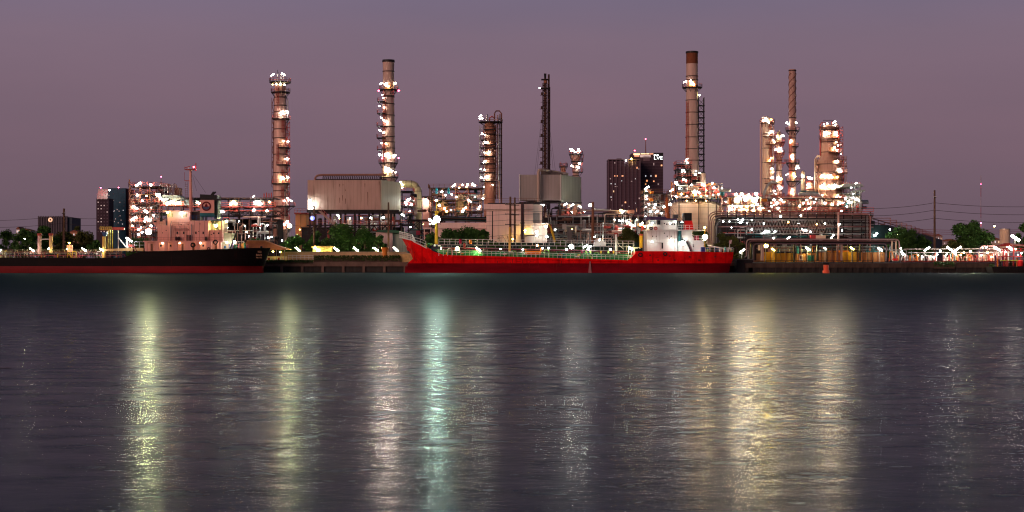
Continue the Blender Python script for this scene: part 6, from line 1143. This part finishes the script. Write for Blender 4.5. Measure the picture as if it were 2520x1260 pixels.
pipe(r, [(2412, 612), (2417, 605), (2447, 605), (2454, 612)], 1.1, salm, 413); pipe(r, [(2218, 641), (2222, 622), (2228, 624), (2228, 641)], 1.3, whitep, 412.6); drum(r, 2196, 2210, 639, 412.6, 3, M('anchor_red', (.8, .02, .02), .5)); MB().pbox(2455, 2464, 630, 649, 411.4, 1.2).build('pink_cabinet', M('cabinet_pink', (.62, .32, .33), .6), r)
MB().pbox(2230, 2520, 642.2, 645, 411.6, 6).build('base_plinth', M('plinth_red', (.20, .03, .03), .7), r); m = MB(); rails(m, [P(2186, 645, 410.6), P(2440, 645, 410.6)], 1.0, 2.0, t=.07); m.build('railing', redrail, r)
lamps(r, 412.5, [(2281, 612, 'b', 'w', 1.3), (2337, 612, 'd', 'w', 1.3), (2358, 611, 'b', 'w', 1.3), (2349, 620, 'K', .7), (2388, 619, 'G', .46), (2219, 620, 'c', 1.0), (2222, 625, 'c', 1.0), (2454, 612, 'd', 'w', 1.4), (2484, 608, 'd', 'w', 1.8), (2418, 609, 'w', .8), (2427, 608, 'w', .9), (2314, 617, 'w', .7), (2306, 627, 'c', .8), (2298, 633, 'c', .7), (2330, 626, 'w', .6), (2365, 627, 'o', .8), (2415, 628, 'w', .7), (2440, 632, 'w', .9), (2372, 622, 'o', .9), (2260, 628, 'o', .5), (2270, 632, 'w', .5), (2430, 622, 'w', .6), (2352, 626, 'w', .9)])
r = thing('work_barge', 'red work barge crowded with red frames and small floodlights', 'barge', (WX(2500, 405), 406, 0)); bred = M('barge_red', (.34, .03, .035), .6, 0, .4)
m = MB(); m.hexa([(WX(2448, 404), 404, -1), (WX(2600, 404), 404, -1), (WX(2600, 404), 409.5, -1), (WX(2448, 404), 409.5, -1), (WX(2440, 404), 403.4, 1.5), (WX(2600, 404), 403.4, 1.5), (WX(2600, 404), 409.5, 1.5), (WX(2440, 404), 409.5, 1.5)]); m.build('hull', M('barge_hull', (.018, .014, .014), .6), r)
for px in (2470, 2476, 2494, 2512, 2530): MB().bar(P(px, 655, 405), P(px, 612, 405), .3).build('frame_post', bred, r)
for row in (610, 616, 630, 640): MB().pbox(2464, 2540, row, row + 2, 404.6, 2.4).build('frame_beam', bred if row != 640 else M('barge_lime', (.32, .40, .04), .6), r)
MB().pprism([(2455, 606), (2480, 598), (2520, 602), (2540, 606)], 405, 3).build('canopy', M('barge_canopy', (.45, .06, .05), .6), r); pipe(r, [(2486, 600), (2520, 605), (2540, 606)], 2.0, salm, 404.6, 0)
gx = random.Random(70)
for k in range(22): px = gx.uniform(2446, 2530); vessel(r, px, 404 + gx.uniform(0, 3), gx.uniform(628, 645), 656, gx.uniform(1.4, 3.4), gx.choice([bred, redpaint, darkp, M('barge_purple', (.10, .03, .10), .6), orangep]), 'deck_gear', .3, 10)
vessel(r, 2511, 403.8, 640, 656, 6.5, M('anchor_red', (.8, .02, .02), .5), 'red_drum', .35, 14); lamps(r, 404, [(2514, 623, 'c', .6), (2474, 620, 'w', .5), (2500, 613, 'w', .5), (2505, 627, 'c', .5)])
for k, px in enumerate((2508, 2482)): tyre(['black tyre on the barge side under the red drum', 'black tyre on the barge side left of the red drum'][k], px, 664, 403.3, 3.5, 'tyres on the barge')
r = thing('storage_tank', 'pale cream storage tank behind the spreading tree', 'tank', (WX(2473, 560), 560, GZ)); s = S(560); MB().lathe(WX(2473, 560), 560, [(.3, WZ(562, 560)), (12.5 * s, WZ(563.5, 560)), (12.8 * s, GZ)], 24).build('shell', cream, r, True); MB().lathe(WX(2473, 560), 560, [(13 * s, WZ(562.8, 560)), (13 * s, WZ(564.5, 560))], 24).build('rim', silver, r); lamp(r, 2447, 556.5, 552, 'globe', 'w', 1.0)
lampthing('bright white slanted floodlight on a pole by the edge tree', 2499, 585, 440, 'barl', 'w', 2.1)
# channel marker
r = thing('channel_buoy', 'orange red cylindrical channel marker standing in the river', 'buoy', (WX(2033, 396), 396, 0)); bo = M('buoy_orange', (.85, .12, .05), .5, 0, .15); x = WX(2033, 396)
MB().lathe(x, 396, [(.62, 2.02), (.66, 1.9), (.62, .75), (.80, .70)], 18).build('tower', bo, r, True); MB().lathe(x, 396, [(.80, .70), (.86, .55), (.84, -.5)], 18).build('float', bo, r, True)
MB().tube([(x + .65 * math.cos(rad(a)), 396 + .65 * math.sin(rad(a)), 2.35) for a in range(0, 360, 30)], .20, 6, True).build('fender_ring', M('rubber', (.012, .012, .012), .8, 0, .3), r); MB().tube([(x, 396, 2.0), (x, 396, 3.6)], .05, 6).build('topmark_pole', darkp, r)

# ================================================================ quay walkway, canopy, hut, poles, wires
r = thing('market_canopy', 'orange tent roofed quay pavilion behind the black bow', 'pavilion', (WX(660, 424), 424, GZ)); cm = M('canopy_orange', (.70, .22, .07), .7, 0, .2)
z1, z0 = WZ(593, 424), WZ(613, 424); xa, xb, xc, xd = WX(600, 424), WX(652, 424), WX(709, 424), WX(606, 424)
m = MB(); m.v += [Vector(q) for q in ((xa, 420.5, z0), (xc, 420.5, z0), (xc, 430, z0), (xa, 430, z0), (xd, 425, z1), (xb, 425, z1), (xa, 420.5, z0 - .15), (xc, 420.5, z0 - .15), (xc, 430, z0 - .15), (xa, 430, z0 - .15))]
for f_ in ((0, 1, 5, 4), (1, 2, 5), (2, 3, 4, 5), (3, 0, 4), (9, 8, 7, 6), (0, 6, 7, 1), (1, 7, 8, 2), (2, 8, 9, 3), (3, 9, 6, 0)): m.face(list(f_))
m.build('roof', cm, r); MB().tube([(xd, 425, z1 + .05), (xb, 425, z1 + .05), (xc, 420.5, z0 + .05)], .16, 6).build('ridge_tube', M('ridge_peach', (.72, .35, .2), .6), r)
for px in (604, 630, 660, 684, 704): MB().tube([(WX(px, 424), 421.2, GZ), (WX(px, 424), 421.2, z0)], .09, 6).build('canopy_post', galv, r)
MB().box(WX(656, 424), WX(706, 424), 423.5, 424, GZ, GZ + 1.6).build('counter', M('counter_white', (.6, .5, .42), .6), r); lamps(r, 422.4, [(672, 619, 'y', .7), (690, 620, 'y', .6), (694, 592, 'c', .5)])
for k in range(8): vessel(r, 656 + k * 6, 422.5, 634, 642, 2.4, [whitep, maroon, silver, cream][k % 4], 'barrel', .2, 10)
r = thing('walkway_fence', 'low white post and rail fence between canopy and hedge', 'fence', (WX(740, 421.8), 421.8, GZ)); m = MB()
for row in (628, 633.5): m.pbox(708, 772, row, row + 1.2, 421.8, .1)
m.build('fence_rail', whitep, r)
for px in range(710, 773, 10): MB().pbox(px - .5, px + .5, 627, 645, 421.7, .1).build('fence_post', whitep, r)
r = thing('retaining_wall', 'long yellow kerb wall running behind the hedge', 'wall', (WX(840, 428), 428, GZ)); MB().pbox(690, 1000, 621, 650, 428, .6).build('wall_panel', M('kerb_amber', (.58, .38, .20), .8, 0, .2), r); MB().pbox(690, 1000, 619.6, 621, 427.8, 1).build('coping', M('kerb_cream', (.65, .52, .34), .8), r)
r['label'] = 'long amber kerb wall running behind the hedge and under the slanted lamps'
r = thing('guard_hut', 'tiny yellow lit guard hut with flat roof behind the kerb wall', 'hut', (WX(790, 432), 432, GZ)); MB().pbox(770, 815, 609, 650, 432, 4).build('wall', M('hut_yellow', (.62, .45, .14), .7), r); MB().pbox(766, 818, 605.5, 608.8, 431, 6).build('roof', M('hut_roof', (.35, .2, .08), .7), r); MB().pbox(778, 788, 612, 621, 431.9, .08).build('window', lit[0], r); lamps(r, 430.6, [(775, 607, 'o', .6)])
r = thing('planter', 'orange flared planter pot at the end of the kerb wall', 'planter', (WX(947, 424), 424, GZ)); s = S(424); MB().lathe(WX(947, 424), 424, [(9.5 * s, WZ(609, 424)), (6.5 * s, WZ(619, 424)), (6 * s, GZ)], 14).build('pot', orangep, r)
r = thing('brick_pier', 'yellow block pier where the red bow overhangs the quay', 'pier', (WX(1000, 422.5), 422.5, GZ)); MB().pbox(982, 1020, 624, 646, 422.2, 1).build('pier_wall', M('pier_amber', (.62, .40, .16), .8, 0, .4, (2, 2, 2)), r); MB().pbox(981, 1021, 622.5, 623.9, 422, 1.5).build('coping', M('kerb_cream', (.65, .52, .34), .8), r)
def pole(label, px, top, Y, arms=(), mat=wood, wid=.2, group='utility poles', base=GZ):
    r = thing('utility_pole', label, 'utility pole', (WX(px, Y), Y, base), group); MB().tube([(WX(px, Y), Y, base), (WX(px, Y), Y, WZ(top, Y))], wid * 1.2, 8, r2=wid * .85).build('pole', mat, r)
    for py, hw in arms:
        MB().box(WX(px - hw, Y), WX(px + hw, Y), Y - wid - .16, Y - wid - .02, WZ(py + .9, Y), WZ(py - .9, Y)).build('cross_arm', steel, r)
        for k in (-1, -.5, .5, 1): MB().tube([(WX(px + hw * k * .9, Y), Y - .3, WZ(py - .9, Y)), (WX(px + hw * k * .9, Y), Y - .3, WZ(py - 3.2, Y))], .07, 6).build('insulator', galv, r)
    return r
pole('thick brown timber pole left of the grey city block edge', 157.5, 513, 455, [(526, 4)], wid=.34); pole('timber pole carrying the small blue disc sign', 773, 507, 445, [(527, 7)], wid=.30); pole('brown timber pole in front of the heater box right end', 956, 498, 438, wid=.26)
pole('left pole of the pair with three insulator tiers', 1256, 484, 446, [(504, 13), (527, 13), (553, 13)], wid=.34); pole('right pole of the pair with three insulator tiers', 1267, 486, 450, [(505, 11), (529, 11), (554, 11)], wid=.3); pole('lone bare thin pole before the white block', 1212, 520, 440, wid=.16, mat=steel)
pole('big brown pole standing in the middle of the centre pipe rack', 1459, 497, 446, [(512, 5)], wid=.4, mat=M('pole_rust', (.26, .11, .06), .8)); pole('tall dark pole carrying three sagging wires at the far right', 2300, 468, 445, [(486, 3)], wid=.28); pole('dark double pole shaft dropping before the white block', 1286, 497, 452, [(549, 6)], wid=.55, mat=M('shaft_brown', (.10, .05, .055), .7))
r = thing('blue_sign', 'small glowing blue round sign beside the timber pole', 'sign', (WX(768, 444), 444, WZ(545, 444))); s = S(444); c0 = P(768.5, 537, 444); MB().tube([c0, c0 + Vector((0, .25, 0))], 5.6 * s, 20).build('disc', EM('sign_blue', (.03, .12, 1), 1.6), r); MB().prism([(c0.x + u * s, c0.z + v * s) for u, v in ((-2, 3.5), (2, 2.5), (1.2, 1.2), (-1, 1.2), (-1, .4), (1.8, .4), (1.8, -.6), (-1, -.6), (-1, -1.4), (1.2, -1.4), (2, -3), (-2, -3.6), (-3, 0))], c0.y - .05, c0.y - .01).build('sign_mark', EM('sign_pale_blue', (.45, .65, 1), 2.2), r); MB().bar(c0 + Vector((.1, .2, 0)), P(771, 560, 444.3), .1).build('bracket', steel, r)
r = thing('radio_mast', 'very thin red and white guyed radio mast', 'mast', (WX(2414, 700), 700, GZ)); x = WX(2414, 700)
for k in range(8): za, zb_ = WZ(640 - 26 * k, 700), WZ(640 - 26 * (k + 1), 700); MB().tube([(x, 700, max(GZ, za)), (x, 700, zb_)], .13, 5).build('mast_section', M('mast_red', (.42, .08, .10), .6) if k % 2 == 0 else M('mast_pale', (.50, .40, .44), .6), r)
lamp(r, 2414, 453, 699, 'globe', 'r', .7); lamp(r, 2414, 549, 699, 'globe', 'r', 1.2)
def wire(label, pts, sag, t=.055, mat=steel, grp='overhead wires'):
    out = []
    for (a, b_) in zip(pts, pts[1:]):
        for i in range(13): q = i / 12; p = a.lerp(b_, q); out.append(p - Vector((0, 0, 4 * sag * q * (1 - q))))
    o = MB().tube(out, t, 4).build('overhead_wire', mat); off = out[0]; tag(o, label, 'wire', grp); return o
wm_ = M('wire_dark', (.035, .025, .03), .7); wr_ = M('wire_red', (.20, .05, .06), .7)
for k, (a, b_, c) in enumerate(((511, 499, 508), (529, 517, 528), (547, 537, 547))): wire(['topmost of three wires on the tall far right pole', 'middle of three wires on the tall far right pole', 'lowest of three wires on the tall far right pole'][k], [P(2118, a + 2, 446), P(2300, b_, 446), P(2560, c, 446)], .5, .075, wm_)
for k in range(3): wire(['upper red tinted wire low by the right pole', 'middle red tinted wire low by the right pole', 'lower red tinted wire low by the right pole'][k], [P(2240, 562 + k * 5, 560), P(2420, 565 + k * 5, 560), P(2560, 561 + k * 4, 560)], .4, .08, wr_)
for k, (a, b_, c) in enumerate(((543, 531, 540), (560, 549, 556))): wire(['upper wire across the sky at the left pole', 'lower wire across the sky at the left pole'][k], [P(-40, a, 456), P(157, b_, 456), P(240, c - 2, 456), P(330, c + 2, 456)], .35, .06, wm_)
for k in range(5): wire(['first', 'second', 'third', 'fourth', 'fifth'][k] + ' wire from the top crossing the white block', [P(1150, [519, 530, 545, 556, 585][k], 443), P(1256, [518, 527, 541, 553, 577][k], 443), P(1380, [520, 524, 541, 555, 580][k], 443)], .15, .05, wm_)
wire('long thin wire strung over the heater box legs to the timber pole', [P(700, 551, 444), P(773, 556, 444), P(956, 560, 437)], .3, .05, wm_)
r = thing('floating_pontoon', 'dark floating pontoon lying off the red stern', 'pontoon', (WX(1828, 412), 412, 0)); MB().box(WX(1810, 412), WX(1850, 412), 410.5, 414, -.5, 3.2).build('pontoon_body', darkp, r); MB().box(WX(1808, 412), WX(1852, 412), 410.2, 414.2, 3.2, 3.5).build('deck_plate', M('pontoon_edge', (.08, .07, .08), .6), r); lampthing('long white tube lamp behind the red stern', 1826, 617, 424, 'barr', 'w', 1.2, group='lamps along the quay')

r = thing('quay_railing', 'thin dark post and rail barrier along the edge below the yellow jetty wall', 'railing', (WX(2015, 410.8), 410.8, 2.4)); m = MB()
for row in (641.5, 645): m.tube([P(1884, row, 410.8), P(2148, row, 410.8)], .06, 5)
for k in range(12): px = 1885 + k * 23.8; m.bar(P(px, 650, 410.8), P(px, 641, 410.8), .13)
m.build('barrier', darkp, r)
